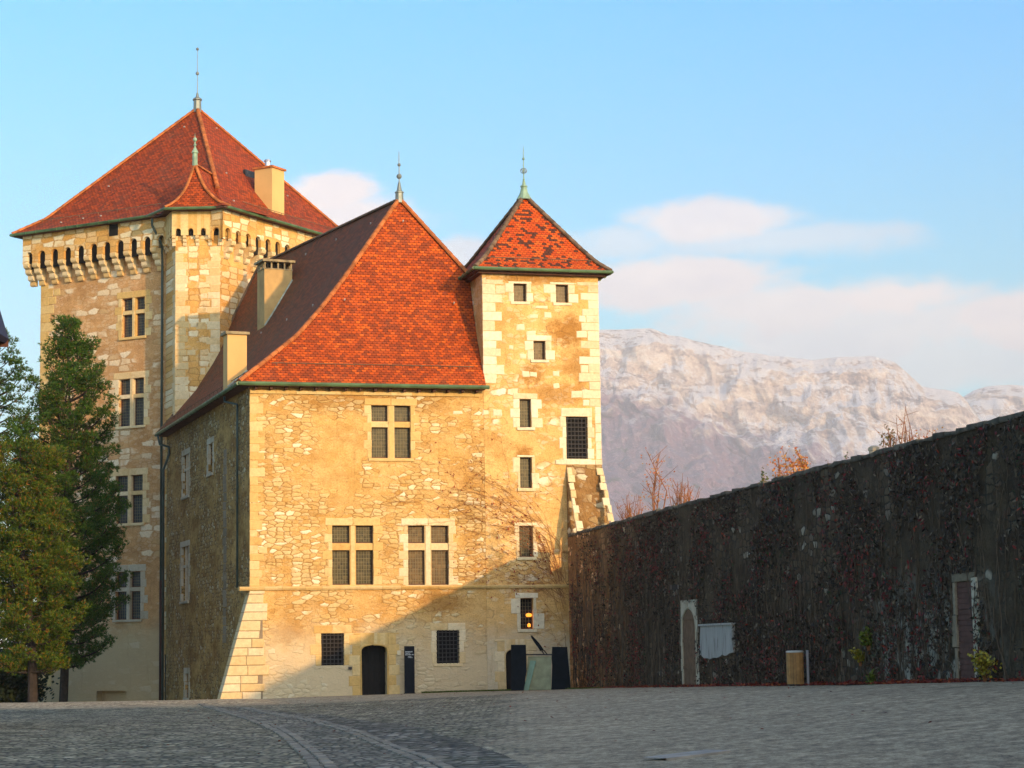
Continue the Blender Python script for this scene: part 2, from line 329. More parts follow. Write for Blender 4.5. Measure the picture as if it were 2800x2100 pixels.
def quoins(mb, fr, a, sgn, z0, z1, wl=(.45, .95), hh=(.28, .46), d=.02, skip=0., second=.35, lim=None):
    z = z0; k = 0
    while z < z1 - .1:
        h = min(R.uniform(*hh), z1 - z); w = R.uniform(wl[1] * .75, wl[1]) if k % 2 else R.uniform(wl[0], wl[0] * 1.5)
        nar = lim and z + h > lim[0] and z < lim[1]
        if nar: w = lim[2]
        if R.random() >= skip:
            e = a + sgn * w
            block(mb, fr, min(a, e), max(a, e), z + .008, z + h - .008, -.05, d + R.uniform(-.008, .006))
            if R.random() < second and not nar:
                w2 = R.uniform(.3, .6); e2 = e + sgn * (w2 + .03)
                block(mb, fr, min(e + sgn * .03, e2), max(e + sgn * .03, e2), z + .03, z + h - R.uniform(.02, .08), -.05, d - .004, .03, .03)
        z += h; k += 1
def surround(mb, fr, a0, a1, z0, z1, jw=(.2, .42), bh=.38, lint=.3, sillh=.14, d=.02, over=.1):
    n = max(2, round((z1 - z0) / bh)); h = (z1 - z0) / n
    for sg, e in ((-1, a0), (1, a1)):
        for i in range(n):
            w = (jw[1] if (i + (sg > 0)) % 2 else jw[0]) * R.uniform(.85, 1.15); q = e + sg * w
            block(mb, fr, min(e, q), max(e, q), z0 + i * h + .006, z0 + (i + 1) * h - .006, -.12, d + R.uniform(-.006, .006))
    if lint:
        l0, l1 = a0 - jw[0] - over, a1 + jw[0] + over
        if l1 - l0 > 1.6:
            mm = (l0 + l1) / 2; block(mb, fr, l0, mm - .008, z1 + .006, z1 + lint, -.12, d + .006); block(mb, fr, mm + .008, l1, z1 + .006, z1 + lint, -.12, d + .003)
        else: block(mb, fr, l0, l1, z1 + .006, z1 + lint, -.12, d + .006)
def window(parent, fr, a0, a1, z0, z1, mull=(), trans=(), mat='quoin', glass='glass', sill=.05, lead=(.13, .17), dp=.3, sur=dict(), grille=None, label=None, lamp=None, mlet=.05):
    mb = MB()
    if sur is not None: surround(mb, fr, a0, a1, z0, z1, **sur)
    else: block(mb, fr, a0 - .1, a1 + .1, z1 + .005, z1 + .12, -.1, .015)
    for m0, m1 in mull: mb.box(m0, m1, -.25, -mlet, z0, z1, fr); mb.box(m0 + .05, m1 - .05, -mlet, -mlet + .03, z0, z1, fr)
    for t0, t1 in trans:
        e = sorted([a0, a1, *[q for m in mull for q in m]])
        for i in range(0, len(e), 2): mb.box(e[i], e[i + 1], -.25, -mlet - .003, t0, t1, fr)
    w = mb.build('window', M[mat], parent)
    if label: w['label'] = label
    if sill:
        s = MB(); block(s, fr, a0 - .16, a1 + .16, z0 - .15, z0 - .005, -.1, sill + .02); s.build('sill', M[mat], w)
    xs = [a0] + [q for m in mull for q in m] + [a1]; zs = [z0] + [q for t in trans for q in t] + [z1]
    g = MB(); f = MB(); l = MB()
    for i in range(0, len(xs), 2):
        for j in range(0, len(zs), 2):
            x0, x1, y0, y1 = xs[i], xs[i + 1], zs[j], zs[j + 1]
            g.box(x0, x1, -dp + .012, -dp + .035, y0, y1, fr)
            if grille is None:
                t = .045
                for q in ((x0, x0 + t, y0, y1), (x1 - t, x1, y0, y1), (x0 + t, x1 - t, y0, y0 + t * 1.5), (x0 + t, x1 - t, y1 - t, y1)): f.box(q[0], q[1], -dp + .01, -dp + .075, q[2], q[3], fr)
                nx = max(2, round((x1 - x0 - 2 * t) / lead[0])); nz = max(2, round((y1 - y0 - 2 * t) / lead[1]))
                for k in range(1, nx): c = x0 + t + (x1 - x0 - 2 * t) * k / nx; l.box(c - .007, c + .007, -dp + .03, -dp + .05, y0 + t, y1 - t, fr)
                for k in range(1, nz): c = y0 + t + (y1 - y0 - 2 * t) * k / nz; l.box(x0 + t, x1 - t, -dp + .034, -dp + .048, c - .007, c + .007, fr)
    g.build('pane', M[glass], w)
    if f.v: f.build('frame', M['frame'], w)
    if l.v: l.build('leading', M['lead'], w)
    if grille:
        nx, nz, dd, rr = grille; gr = MB()
        for k in range(nx): c = a0 + (a1 - a0) * (k + .5) / nx; gr.tube([fr(c, dd, z0 - .02), fr(c, dd, z1 + .02)], rr, 6)
        for k in range(nz): c = z0 + (z1 - z0) * (k + .5) / nz; gr.tube([fr(a0 - .02, dd + .005, c), fr(a1 + .02, dd + .005, c)], rr, 6)
        gr.build('grille', M['iron'], w)
    return w
def roofgrid(rows, axis, vv):
    """rows: contours from the eave up; uv: u along axis, v given per row"""
    mb = MB(); uvs = []; n = len(rows[0])
    for r, v in zip(rows, vv):
        for p in r: mb.v.append(tuple(p)); uvs.append((Vector(p).dot(axis), v))
    for i in range(len(rows) - 1):
        for j in range(n - 1):
            mb.f.append((i * n + j, i * n + j + 1, (i + 1) * n + j + 1, (i + 1) * n + j)); mb.m.append(0)
    return mb, uvs
def merge(parts):
    mb = MB(); uvs = []
    for p, u in parts: mb.add(p.v, p.f); uvs += u
    return mb, uvs
def slope_v(rows, k=0):
    v = [0.]
    for a, b in zip(rows, rows[1:]):
        p, q = Vector(a[k]), Vector(b[k]); w = (Vector(a[-1]) - p)
        d = q - p
        if w.length > .1: w.normalize(); d = d - w * d.dot(w)
        v.append(v[-1] + d.length)
    return v
def linept(a, b, n): return [lerp(a, b, i / (n - 1)) for i in range(n)]
def ridgecaps(mb, pts, L=.42, r=.13, lift=.03):
    """overlapping half-round caps laid along a line"""
    P = [Vector(p) for p in pts]; acc = [0]
    for a, b in zip(P, P[1:]): acc.append(acc[-1] + (b - a).length)
    def at(s):
        for i in range(len(P) - 1):
            if s <= acc[i + 1] or i == len(P) - 2: return lerp(P[i], P[i + 1], (s - acc[i]) / max(1e-6, acc[i + 1] - acc[i]))
    s = 0
    while s < acc[-1]:
        a, b = at(s), at(min(s + L * 1.08, acc[-1])); t = (b - a)
        if t.length < .05: break
        t.normalize(); sd = t.cross(Vector((0, 0, 1))).normalized(); up = sd.cross(t).normalized(); vs = []
        for q, rr in ((a, r * 1.12), (b, r * .92)):
            for k in range(7): an = math.pi * (k / 6 * 1.3 - .15); vs.append(q + up * lift + sd * rr * math.cos(an) + up * rr * .8 * math.sin(an))
        fs = [(k, k + 1, 8 + k, 7 + k) for k in range(6)] + [tuple(range(7)), tuple(range(13, 6, -1))]
        mb.add(vs, fs); s += L
def gutter(mb, pts, r=.085):
    mb.tube(pts, r, 8)
    P = [Vector(p) for p in pts]
    for a, b in zip(P, P[1:]):
        n = int((b - a).length / .8)
        for i in range(n):
            c = lerp(a, b, (i + .5) / n); t = (b - a).normalized() * .018
            mb.tube([c - t, c + t], r * 1.16, 8)
def snowrail(mb, pts, h=.16):
    mb.tube([Vector(p) + Vector((0, 0, h)) for p in pts], .02, 5)
    P = [Vector(p) for p in pts]
    for a, b in zip(P, P[1:]):
        n = max(1, int((b - a).length / .9))
        for i in range(n): c = lerp(a, b, (i + .5) / n); mb.tube([c - Vector((0, 0, .03)), c + Vector((0, 0, h))], .018, 4)
def finial(name, c, prof, mat, n=12, parent=None, extra=None, balls=()):
    mb = MB(); mb.lathe(prof, c, n)
    for z, r in balls: mb.lathe([(r * math.sin(math.pi * max(.02, k / 6)), z - r * math.cos(math.pi * k / 6)) for k in range(7)], c, 10)
    o = mb.build(name, mat, parent)
    return o

# ================================================================== MAIN WING
AL = rad(15)
O = pt(683, 1500, 100); O.z = 0
Lx = Vector((math.cos(AL), math.sin(AL), 0)); Ly = Vector((-math.sin(AL), math.cos(AL), 0))
def loc(w): d = w - O; return Vector((d.dot(Lx), d.dot(Ly), d.z))
def wld(l): return O + Lx * l[0] + Ly * l[1] + Vector((0, 0, l[2]))
def fac(px, py): l = loc(hitp(px, py, O, Ly)); return l.x, l.z
def frect(px0, px1, py0, py1, n=None):
    a0, z1 = fac(px0, py0); a1, z0 = fac(px1, py1); return a0, a1, z0, z1
frF = lambda a, d, z: (a, -d, z)
wing = thing('castle_wing', 'ochre stone wing with steep red hipped roof, three cross windows and an arched doorway', 'building', O, AL)
tower = thing('square_tower', 'slim square tower with speckled orange pyramid roof at the right end of the wing', 'tower', O, AL)

ZE = 14.40
Ebl = loc(hitp(430, 1187, Vector((0, 0, ZE)), Vector((0, 0, 1))))
Ap = loc(pt(1092, 547, 106)); R1 = loc(pt(709, 726, 123.7)); R1.z = Ap.z
Efl = Vector((-.55, -.5, ZE)); Efr = Vector((17.9, -.5, ZE)); Ebr = Vector((R1.x + 8.0, R1.y + 1.2, ZE))
XT0, XT1 = 11.45, 17.43
SB = Vector((Ebl.x + .55, Ebl.y, 0)); St = SB.normalized(); Sn = Vector((-St.y, St.x, 0)); SL = SB.length
frS = lambda a, d, z: (St.x * a + Sn.x * d, St.y * a + Sn.y * d, z)
OS = O; SnW = (Lx * Sn.x + Ly * Sn.y)
def side(px, py): l = loc(hitp(px, py, O, SnW)); return l.xy.dot(St.xy), l.z
def srect(px0, px1, py0, py1):
    a1, _ = side(px0, (py0 + py1) / 2); a0, _ = side(px1, (py0 + py1) / 2); z1 = side((px0 + px1) / 2, py0)[1]; z0 = side((px0 + px1) / 2, py1)[1]; return a0, a1, z0, z1

W1 = frect(1015, 1123.5, 1108, 1253); W2 = frect(907.6, 1021.5, 1437, 1599); W3 = frect(1115, 1228, 1437, 1599)
GW1 = frect(878, 941, 1732, 1819); GW2 = frect(1193.6, 1256, 1724, 1813)
DR = frect(985, 1062, 1763, 1902)
fx = lambda px, py=1400: fac(px, py)[0]
fz = lambda py, px=1100: fac(px, py)[1]
wm = MB()
wallgrid(wm, frF, 0, XT0, -1.5, ZE - .12, [(*W1, .3), (*W2, .3), (*W3, .3), (*GW1, .35), (*GW2, .35), (*DR, .9)])
wm.build('wall', M['facade'], wing)
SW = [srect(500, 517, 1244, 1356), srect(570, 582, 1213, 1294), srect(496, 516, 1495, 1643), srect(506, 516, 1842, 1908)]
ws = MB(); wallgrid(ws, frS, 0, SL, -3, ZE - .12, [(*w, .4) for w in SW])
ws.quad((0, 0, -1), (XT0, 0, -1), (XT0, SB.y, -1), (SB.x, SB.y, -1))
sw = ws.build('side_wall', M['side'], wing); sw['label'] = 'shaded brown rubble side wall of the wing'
# back gable and right wall
bk = MB()
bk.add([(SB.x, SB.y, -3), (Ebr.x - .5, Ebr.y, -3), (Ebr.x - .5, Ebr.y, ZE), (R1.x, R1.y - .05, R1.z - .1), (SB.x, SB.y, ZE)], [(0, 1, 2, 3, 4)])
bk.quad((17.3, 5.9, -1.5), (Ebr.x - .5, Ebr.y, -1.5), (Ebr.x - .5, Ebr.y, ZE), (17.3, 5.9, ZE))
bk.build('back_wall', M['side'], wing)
# windows
g = dict(jw=(.22, .42), bh=.42, lint=.34)
def fxm(a, b, z=1400): return (fx(a, z), fx(b, z))
def fzt(a, b, px): return (fz(b, px), fz(a, px))
window(wing, frF, *W1, [fxm(1061, 1079, 1180)], [fzt(1152.5, 1168, 1070)], mat='dress', sur=g)
window(wing, frF, *W2, [fxm(957, 973.5, 1515)], [fzt(1485, 1504, 965)], mat='dress', sur=g, glass='glass')
window(wing, frF, *W3, [fxm(1162, 1180, 1515)], [fzt(1485, 1504, 1170)], mat='quoin', sur=g, glass='glass_tan')
window(wing, frF, *GW1, mat='dress', glass='void', sill=0, grille=(6, 8, -.08, .022), sur=dict(jw=(.25, .5), bh=.45, lint=.38))
window(wing, frF, *GW2, mat='quoin', glass='void', sill=.02, grille=(6, 8, .03, .022), sur=dict(jw=(.22, .3), bh=.45, lint=.34))
# arched doorway
def archdoor(parent, fr, a0, a1, z0, z1, rise=.35, jw=.55, top=.55, mat='dress', name='doorway', leaf='wood', dd=.03, depth=.9, leafdepth=.7, cover=None, ogive=False):
    mb = MB(); n = 14
    ac, hw = (a0 + a1) / 2, (a1 - a0) / 2
    def az(a):
        t = min(1, abs((a - ac) / hw))
        return z1 - rise + rise * ((1 - t ** 2.6) ** (1 / 2.6)) if not ogive else z1 - rise + rise * math.sqrt(max(0, 1 - t * t))
    xs = [ac - hw * math.cos(math.pi * i / n) for i in range(n + 1)]
    for x0, x1 in zip(xs, xs[1:]):
        y0, y1 = az(x0), az(x1)
        p = [fr(x0, -.45, y0), fr(x1, -.45, y1), fr(x1, -.45, z1 + top), fr(x0, -.45, z1 + top), fr(x0, dd, y0), fr(x1, dd, y1), fr(x1, dd, z1 + top), fr(x0, dd, z1 + top)]
        mb.add(p, [(4, 5, 6, 7), (0, 1, 5, 4), (3, 2, 6, 7)])
    zz = z0; k = 0
    while zz < z1 + top - .05:
        h = min(.48, z1 + top - zz)
        for sg, e in ((-1, a0), (1, a1)):
            q = e + sg * jw * (1 if (k + (sg > 0)) % 2 else .7); block(mb, fr, min(e, q), max(e, q), zz + .005, zz + h - .005, -.2, dd + R.uniform(-.004, .004))
        zz += h; k += 1
    # roll moulding round the opening
    path = [fr(a0 + .03, dd - .02, z0)] + [fr(x * .985 + ac * .015, dd - .02, az(x)) for x in xs] + [fr(a1 - .03, dd - .02, z0)]
    mb.tube(path, .05, 6)
    o = mb.build(name, M[mat], parent)
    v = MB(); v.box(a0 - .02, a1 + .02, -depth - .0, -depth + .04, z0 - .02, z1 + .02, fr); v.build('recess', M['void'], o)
    if leaf:
        l = MB(); hw2 = (a1 - a0)
        for i in range(5): l.box(a0 + hw2 * i / 5 + .006, a0 + hw2 * (i + 1) / 5 - .006, -leafdepth, -leafdepth + .06, z0, z1, fr)
        for q in (.2, .55, .85): l.box(a0, a1, -leafdepth + .06, -leafdepth + .09, z0 + (z1 - z0) * q, z0 + (z1 - z0) * q + .12, fr)
        l.build('door', M[leaf], o)
    return o
archdoor(wing, frF, *DR, rise=.33, leafdepth=.78)
# string course along wing and tower
sc_ = MB()
def strip(mb, x0, x1, z0, z1, d, y0=0.):
    mb.add([(x0, y0, z0), (x1, y0, z0), (x0, y0 - d * .6, z0), (x1, y0 - d * .6, z0), (x0, y0 - d, (z0 + z1) / 2), (x1, y0 - d, (z0 + z1) / 2), (x0, y0 - d, z1 - .04), (x1, y0 - d, z1 - .04), (x0, y0, z1), (x1, y0, z1)],
           [(0, 1, 3, 2), (2, 3, 5, 4), (4, 5, 7, 6), (6, 7, 9, 8), (0, 2, 4, 6, 8), (1, 3, 5, 7, 9)])
x = -.5
while x < XT0 - .02:
    w = min(R.uniform(.8, 1.3), XT0 - x); strip(sc_, x + .006, x + w - .006, 4.60 + R.uniform(-.01, .01), 4.78, .13); x += w
sc_.box(-.5, -.02, 0.0, .5, 4.6, 4.78)
sc_.build('string_course', M['dress'], wing)
# quoins of the front corner
q = MB(); quoins(q, frF, 0, 1, 4.8, ZE - .49, (.3, .75), (.3, .5), .012, 0, .15); q.build('quoin', M['dress'], wing)
# corner buttress with battered face
bt = MB(); bz = [-1.0]; 
while bz[-1] < 4.5: bz.append(min(4.58, bz[-1] + R.uniform(.34, .48)))
bx = lambda z: -1.42 * (4.6 - z) / 5.1
for z0, z1 in zip(bz, bz[1:]):
    xr = R.uniform(.35, .95); cuts = [0]
    L = xr - bx((z0 + z1) / 2)
    if L > 1.2: cuts = [0, R.uniform(.4, .6)]
    if L > 2.0: cuts = [0, .36, .68]
    cuts.append(1)
    for c0, c1 in zip(cuts, cuts[1:]):
        la = lerp(bx(z0 + .01), xr, c0) if c0 else bx(z0 + .01); lb = lerp(bx(z1 - .01), xr, c0) if c0 else bx(z1 - .01)
        ra = lerp(bx(z0), xr, c1) - .02; rb = ra if c1 < 1 else xr
        a = [(la, -.045, z0 + .012), (ra, -.045 + R.uniform(-.01, .01), z0 + .012), (rb, -.045, z1 - .012), (lb if c0 == 0 else la, -.045, z1 - .012)]
        y1 = 1.0 if c0 == 0 else .1
        b = [(p[0], y1, p[2]) for p in a]
        c = .025; f = [(a[0][0] + c, -.07, a[0][2] + c), (a[1][0] - c, -.07, a[1][2] + c), (a[2][0] - c, -.07, a[2][2] - c), (a[3][0] + c, -.07, a[3][2] - c)]
        bt.add(a + b + f, [(0, 1, 9, 8), (1, 2, 10, 9), (2, 3, 11, 10), (3, 0, 8, 11), (8, 9, 10, 11), (0, 4, 5, 1), (1, 5, 6, 2), (2, 6, 7, 3), (3, 7, 4, 0), (4, 7, 6, 5)])
bo = bt.build('buttress', M['quoin'], wing); bo['label'] = 'sloping corner buttress of pale ashlar blocks'
bi = MB(); bi.add([(bx(-1) + .05, -.03, -1), (.6, -.03, -1), (.6, -.03, 4.58), (.02, -.03, 4.58), (bx(-1) + .05, .97, -1), (.6, .97, -1), (.6, .97, 4.58), (.02, .97, 4.58)], [(0, 1, 2, 3), (4, 7, 6, 5), (0, 3, 7, 4)])
bi.build('mortar_core', M['darkst'], bo)
# side windows
for i, w in enumerate(SW):
    mid = (w[0] + w[1]) / 2
    window(wing, frS, *w, [(mid - .08, mid + .08)] if i in (0, 2) else (), [(lerp(w[2], w[3], .62), lerp(w[2], w[3], .62) + .14)] if i in (0, 2) else (), mat='greyst', glass='glass_blue', sill=.08, sur=dict(jw=(.25, .45), bh=.45, lint=.32))
gq = MB()
a_, z_ = side(615, 1400)
for k in range(22): block(gq, frS, a_ - R.uniform(.3, .5), a_ + R.uniform(.3, .55), 2.2 + k * .44, 2.2 + k * .44 + .41, -.05, .02, .03, .03)
gq.build('stone_pilaster', M['darkst'], wing)

# main roof
ATAB = [(0, 0), (.09, .13), (.25, .35), (.40, .50), (.57, .65), (1, 1)]     # height fraction -> inset fraction
HS = [0, .03, .06, .09, .14, .2, .25, .32, .4, .5, .57, .65, .75, .88, 1]
rows_f, rows_l, rows_r, hipL, hipR = [], [], [], [], []
for h in HS:
    a = interp(ATAB, h); z = lerp(ZE, Ap.z, h)
    hl = lerp(Efl, Ap, a); hr = lerp(Efr, Ap, a); vb = lerp(Ebl, R1, a); vr = lerp(Ebr, R1, a)
    for p in (hl, hr, vb, vr): p.z = z
    hipL.append(hl.copy()); hipR.append(hr.copy())
    e = hr.copy()
    if e.x > XT0 + .02: e = Vector((XT0 + .02, lerp(hl.y, hr.y, (XT0 + .02 - hl.x) / (hr.x - hl.x)), z))
    rows_f.append(linept(hl, e, 24)); rows_l.append(linept(hl, vb, 24))
    s = lerp(hr, vr, .0); rows_r.append(linept(s if s.y > 1 else lerp(hr, vr, (1 - hr.y) / (vr.y - hr.y)), vr, 12))
fm, fu = roofgrid(rows_f, Vector((1, 0, 0)), slope_v(rows_f, 3))
lm, lu = roofgrid(rows_l, Vector((St.x, St.y, 0)), slope_v(rows_l, 3))
rm, ru = roofgrid(rows_r, Vector((0, 1, 0)), slope_v(rows_r, 3))
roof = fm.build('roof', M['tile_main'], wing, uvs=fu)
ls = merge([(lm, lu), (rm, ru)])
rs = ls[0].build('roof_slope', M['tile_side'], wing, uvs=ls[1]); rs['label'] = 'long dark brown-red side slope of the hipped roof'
ROOFB = BVHTree.FromPolygons([wld(Vector(v)) for v in lm.v], lm.f)
# underside, fascia
un = MB()
un.box(Efl.x + .03, XT0, -.47, .03, ZE - .16, ZE - .04)
sE = Vector((Efl.x, Efl.y, 0)); e2 = Vector((Ebl.x, Ebl.y, 0))
un.add([(Efl.x + .03, -.47, ZE - .16), (Ebl.x + .03, Ebl.y, ZE - .16), (SB.x + .05, SB.y, ZE - .16), (.05, -.02, ZE - .16), (Efl.x + .03, -.47, ZE - .03), (Ebl.x + .03, Ebl.y, ZE - .03), (SB.x + .05, SB.y, ZE - .03), (.05, -.02, ZE - .03)],
       [(0, 1, 2, 3), (4, 5, 6, 7), (0, 1, 5, 4), (1, 2, 6, 5), (2, 3, 7, 6), (3, 0, 4, 7)])
x = .2
while x < XT0 - .3: un.box(x, x + .12, -.36, .0, ZE - .30, ZE - .165); x += .72
un.build('eave_soffit', M['soffit'], wing)
cn = MB(); x = 0.
while x < XT0 - .25: w = min(R.uniform(.9, 1.5), XT0 - .2 - x); cn.box(x + .006, x + w - .006, -.09, .0, ZE - .48, ZE - .33); x += w
cn.build('cornice', M['dress'], wing)
ca = MB(); ridgecaps(ca, hipL, .45, .14, .05); ridgecaps(ca, [hipR[i] for i in range(len(hipR)) if hipR[i].x < XT0 + 1.], .45, .14, .05)
ca.build('hip_tiles', M['ridge'], roof)
rc_ = MB(); ridgecaps(rc_, linept(Ap, R1, 12), .45, .12, .03); ridgecaps(rc_, [r[-1] for r in rows_l], .45, .10, .02); rc_.build('ridge_tiles', M['ridge_old'], rs)
gm = MB(); gutter(gm, [(Efl.x - .05, Efl.y - .09, ZE - .07), (XT0 + .15, Efl.y - .09, ZE - .07)], .1)
gutter(gm, [(Efl.x - .08, Efl.y - .09, ZE - .07), (Ebl.x - .08, Ebl.y, ZE - .07)], .095)
gm.build('gutter', M['gutter'], wing)
sr = MB(); k = 3; snowrail(sr, rows_f[3][1:-1], .12); snowrail(sr, [p + Vector((0, 0, .02)) for p in rows_l[2][2:]], .15); sr.build('snow_rail', M['ridge_old'], wing)
def tubeobj(name, pts, r, mat, parent, n=8):
    t = MB(); t.tube(pts, r, n); return t.build(name, mat, parent, smooth=True)
# downpipes
a1_, _ = side(659, 1300)
p0 = Vector(frS(a1_ + 1.6, .5, ZE - .2)); p1 = Vector(frS(a1_ + .2, .14, ZE - .75)); 
tubeobj('downpipe', [p0, p0 - Vector((0, 0, .25)), p1, p1 - Vector((0, 0, .3)), Vector((p1.x, p1.y, 4.8))], .055, M['pipe'], wing)
pe = loc(pt(431, 1195, 121.5)); pe.z = ZE - .15
q1 = loc(pt(437, 1215, 121.5)); q2 = loc(pt(462, 1222, 121.3)); q3 = loc(pt(463, 1240, 121.3)); q4 = loc(pt(447, 1285, 121.6)); q5 = Vector((q4.x, q4.y, -2.5))
tubeobj('downpipe', [pe, q1, q2, q3, q4, q5], .07, M['pipe'], wing)
# roof hooks (small light fittings)
for px, py in ((918, 658), (835, 698), (783, 877), (713, 913), (1101, 608), (941, 823), (1240, 832), (1012, 615), (854, 838)):
    for rw in (rows_f, rows_l):
        mm = fm if rw is rows_f else lm
        bv = BVHTree.FromPolygons([wld(Vector(v)) for v in mm.v], mm.f); h = bv.ray_cast(CAM, ray(px, py))
        if h[0]:
            l = loc(h[0]); hk = MB(); hk.box(l.x - .02, l.x + .02, l.y - .14, l.y, l.z + .0, l.z + .04); hk.box(l.x - .035, l.x + .035, l.y - .16, l.y - .12, l.z + .03, l.z + .10); hk.build('roof_hook', M['hook'], roof if rw is rows_f else rs); break
# chimneys on the side slope
def chimney(px, py, ptop, wf, dep, rot, slotted, label, mat):
    h = ROOFB.ray_cast(CAM, ray(px, py))[0]; zt = pt(px, ptop, h.y).z; l = loc(h)
    c, s = math.cos(rot), math.sin(rot)
    fr = lambda a, b, z: (l.x + c * a - s * b, l.y + s * a + c * b, z)
    capw = .08; mb = MB(); zc = zt - (.55 if slotted else .14)
    mb.box(-wf, 0, 0, dep, max(ZE - .02, h.z - 4.5), zc, fr); o = mb.build('chimney', mat, rs); o['label'] = label
    cp = MB()
    if slotted:
        cp.box(-wf - .03, .03, -.03, dep + .03, zc, zc + .06, fr)
        for i in range(5):
            a = -wf + .05 + (wf - .1) * i / 4
            for b in (0.02, dep - .12): cp.box(a - .04, a + .04, b, b + .1, zc + .06, zt - .13, fr)
        for i in (1, 2): b = dep * i / 3; cp.box(-wf + .01, -wf + .1, b - .05, b + .05, zc + .06, zt - .13, fr); cp.box(-.1, -.01, b - .05, b + .05, zc + .06, zt - .13, fr)
        cp.box(-wf + .25, -.25, .25, dep - .25, zc + .0, zt - .2, fr, 1)
        cp.box(-wf - .14, .14, -.14, dep + .14, zt - .13, zt, fr)
        cp.build('cap', [M['cemcap'], M['void']], o)
    else:
        cp.box(-wf - .12, .12, -.12, dep + .12, zc, zt, fr); cp.build('cap', M['cemcap'], o)
    fl = MB()
    bs = []
    for t in range(7):
        a = -wf + wf * t / 6; w = fr(a, -.05, 0)
        hh = ROOFB.ray_cast(wld(Vector((w[0], w[1], 40))), Vector((0, 0, -1)))[0]
        if hh: bs.append((w[0], w[1], hh.z + .05))
    if len(bs) > 1: fl.tube(bs, .05, 5); fl.build('flashing', M['leadflash'], o)
    return o
chimney(799, 768, 713, 1.6, 1.25, rad(10), True, 'tall rendered chimney with a slotted cap', M['cemR'])
chimney(675, 1016, 908, 1.0, .8, rad(8), False, 'short rendered chimney near the eave', M['cemK'])
# spire of the wing
px = .0183
finial('finial', (Ap.x, Ap.y, Ap.z - .15), [(.22, 0), (.2, .5), (.24, .52), (.24, .56), (.14, .62), (.06, 1.05), (.03, 1.1), (.02, 2.5), (.004, 2.75)], M['spike'], 8, roof, balls=((1.38, .14), (1.98, .09)))

# ================================================================== SQUARE TOWER
ZT = 20.27; TD = 5.8; ty = -.02
frT = lambda a, d, z: (a, ty - d, z)
T1 = frect(1403.5, 1440, 775, 825); T2 = frect(1519, 1554, 778, 828); T3 = frect(1458, 1492, 932, 984); T4 = frect(1420, 1453, 1091, 1169); T5 = frect(1421, 1455, 1250, 1335)
T6 = frect(1419, 1458, 1438, 1523); T7 = frect(1422, 1459, 1636, 1720); TG = frect(1547, 1608, 1139, 1255); TDR = frect(1379, 1440, 1774, 1890)
tm = MB()
wallgrid(tm, frT, XT0 + .004, XT1, -1.5, ZT - .12, [(*w, .3) for w in (T1, T2, T3, T4, T5, T6, T7, TG)] + [(*TDR, .6)])
for x in (XT0 + .004, XT1): tm.quad((x, ty, -1.5), (x, TD, -1.5), (x, TD, ZT - .12), (x, ty, ZT - .12))
tm.quad((XT0, TD, 8), (XT1, TD, 8), (XT1, TD, ZT - .12), (XT0, TD, ZT - .12))
tm.build('wall', M['tower'], tower)
sq = dict(jw=(.3, .5), bh=.45, lint=.28, over=.02)
window(tower, frT, *T1, mat='quoinw', sur=dict(jw=(.25, .38), bh=.45, lint=.1, over=.0), glass='glass_tan', sill=.03)
window(tower, frT, *T2, mat='quoinw', sur=dict(jw=(.3, .55), bh=.45, lint=.1, over=.0), glass='glass_tan', sill=.03)
window(tower, frT, *T3, mat='quoinw', sur=sq, glass='glass_tan', sill=.05)
window(tower, frT, *T4, mat='quoinw', sur=sq, glass='glass', sill=.06)
window(tower, frT, *T5, mat='quoin', sur=dict(jw=(.14, .35), bh=.7, lint=.1, over=0), glass='glass', sill=.06)
window(tower, frT, *T6, mat='quoin', sur=dict(jw=(.14, .2), bh=.7, lint=.16), glass='glass', sill=.06)
w7 = window(tower, frT, *T7, mat='quoinw', sur=dict(jw=(.18, .5), bh=.6, lint=.26, over=.06), glass='void', sill=.04)
lmat, N_, b_ = newmat('lamp_glow'); b_.inputs['Emission Color'].default_value = (1, .32, .03, 1); b_.inputs['Emission Strength'].default_value = 1.4; b_.inputs['Base Color'].default_value = (.3, .1, .02, 1)
lp = MB(); lp.lathe([(.10, 0), (.15, .05), (.14, .14), (.03, .18)], (T7[0] + .48, .2 + ty, lerp(T7[2], T7[3], .40)), 10)
lp.build('lamp', lmat, w7); lp = MB(); lp.lathe([(.05, 0), (.08, .03), (.07, .14), (.02, .18)], (T7[0] + .48, .2 + ty, lerp(T7[2], T7[3], .07)), 10); lp.build('lamp', lmat, w7)
window(tower, frT, *TG, mat='quoinw', glass='void', sill=.02, grille=(6, 10, -.06, .024), sur=dict(jw=(.22, .34), bh=.5, lint=.42, over=.02))
archdoor(tower, frT, *TDR, rise=.4, jw=.5, top=.45, mat='quoin', leaf='wood', leafdepth=.3, depth=.55)
tq = MB(); quoins(tq, frT, XT0 + .006, 1, ZE + .2, ZT - .5, (.5, 1.15), (.38, .55), .02, 0., .45); tq.build('quoin', M['quoinw'], tower)
tq = MB(); quoins(tq, frT, XT1, -1, 10.9, ZT - .5, (.45, 1.1), (.34, .52), .02, .0, .5, lim=(TG[2] - .3, TG[3] + .45, .30)); tq.build('quoin', M['quoinw'], tower)
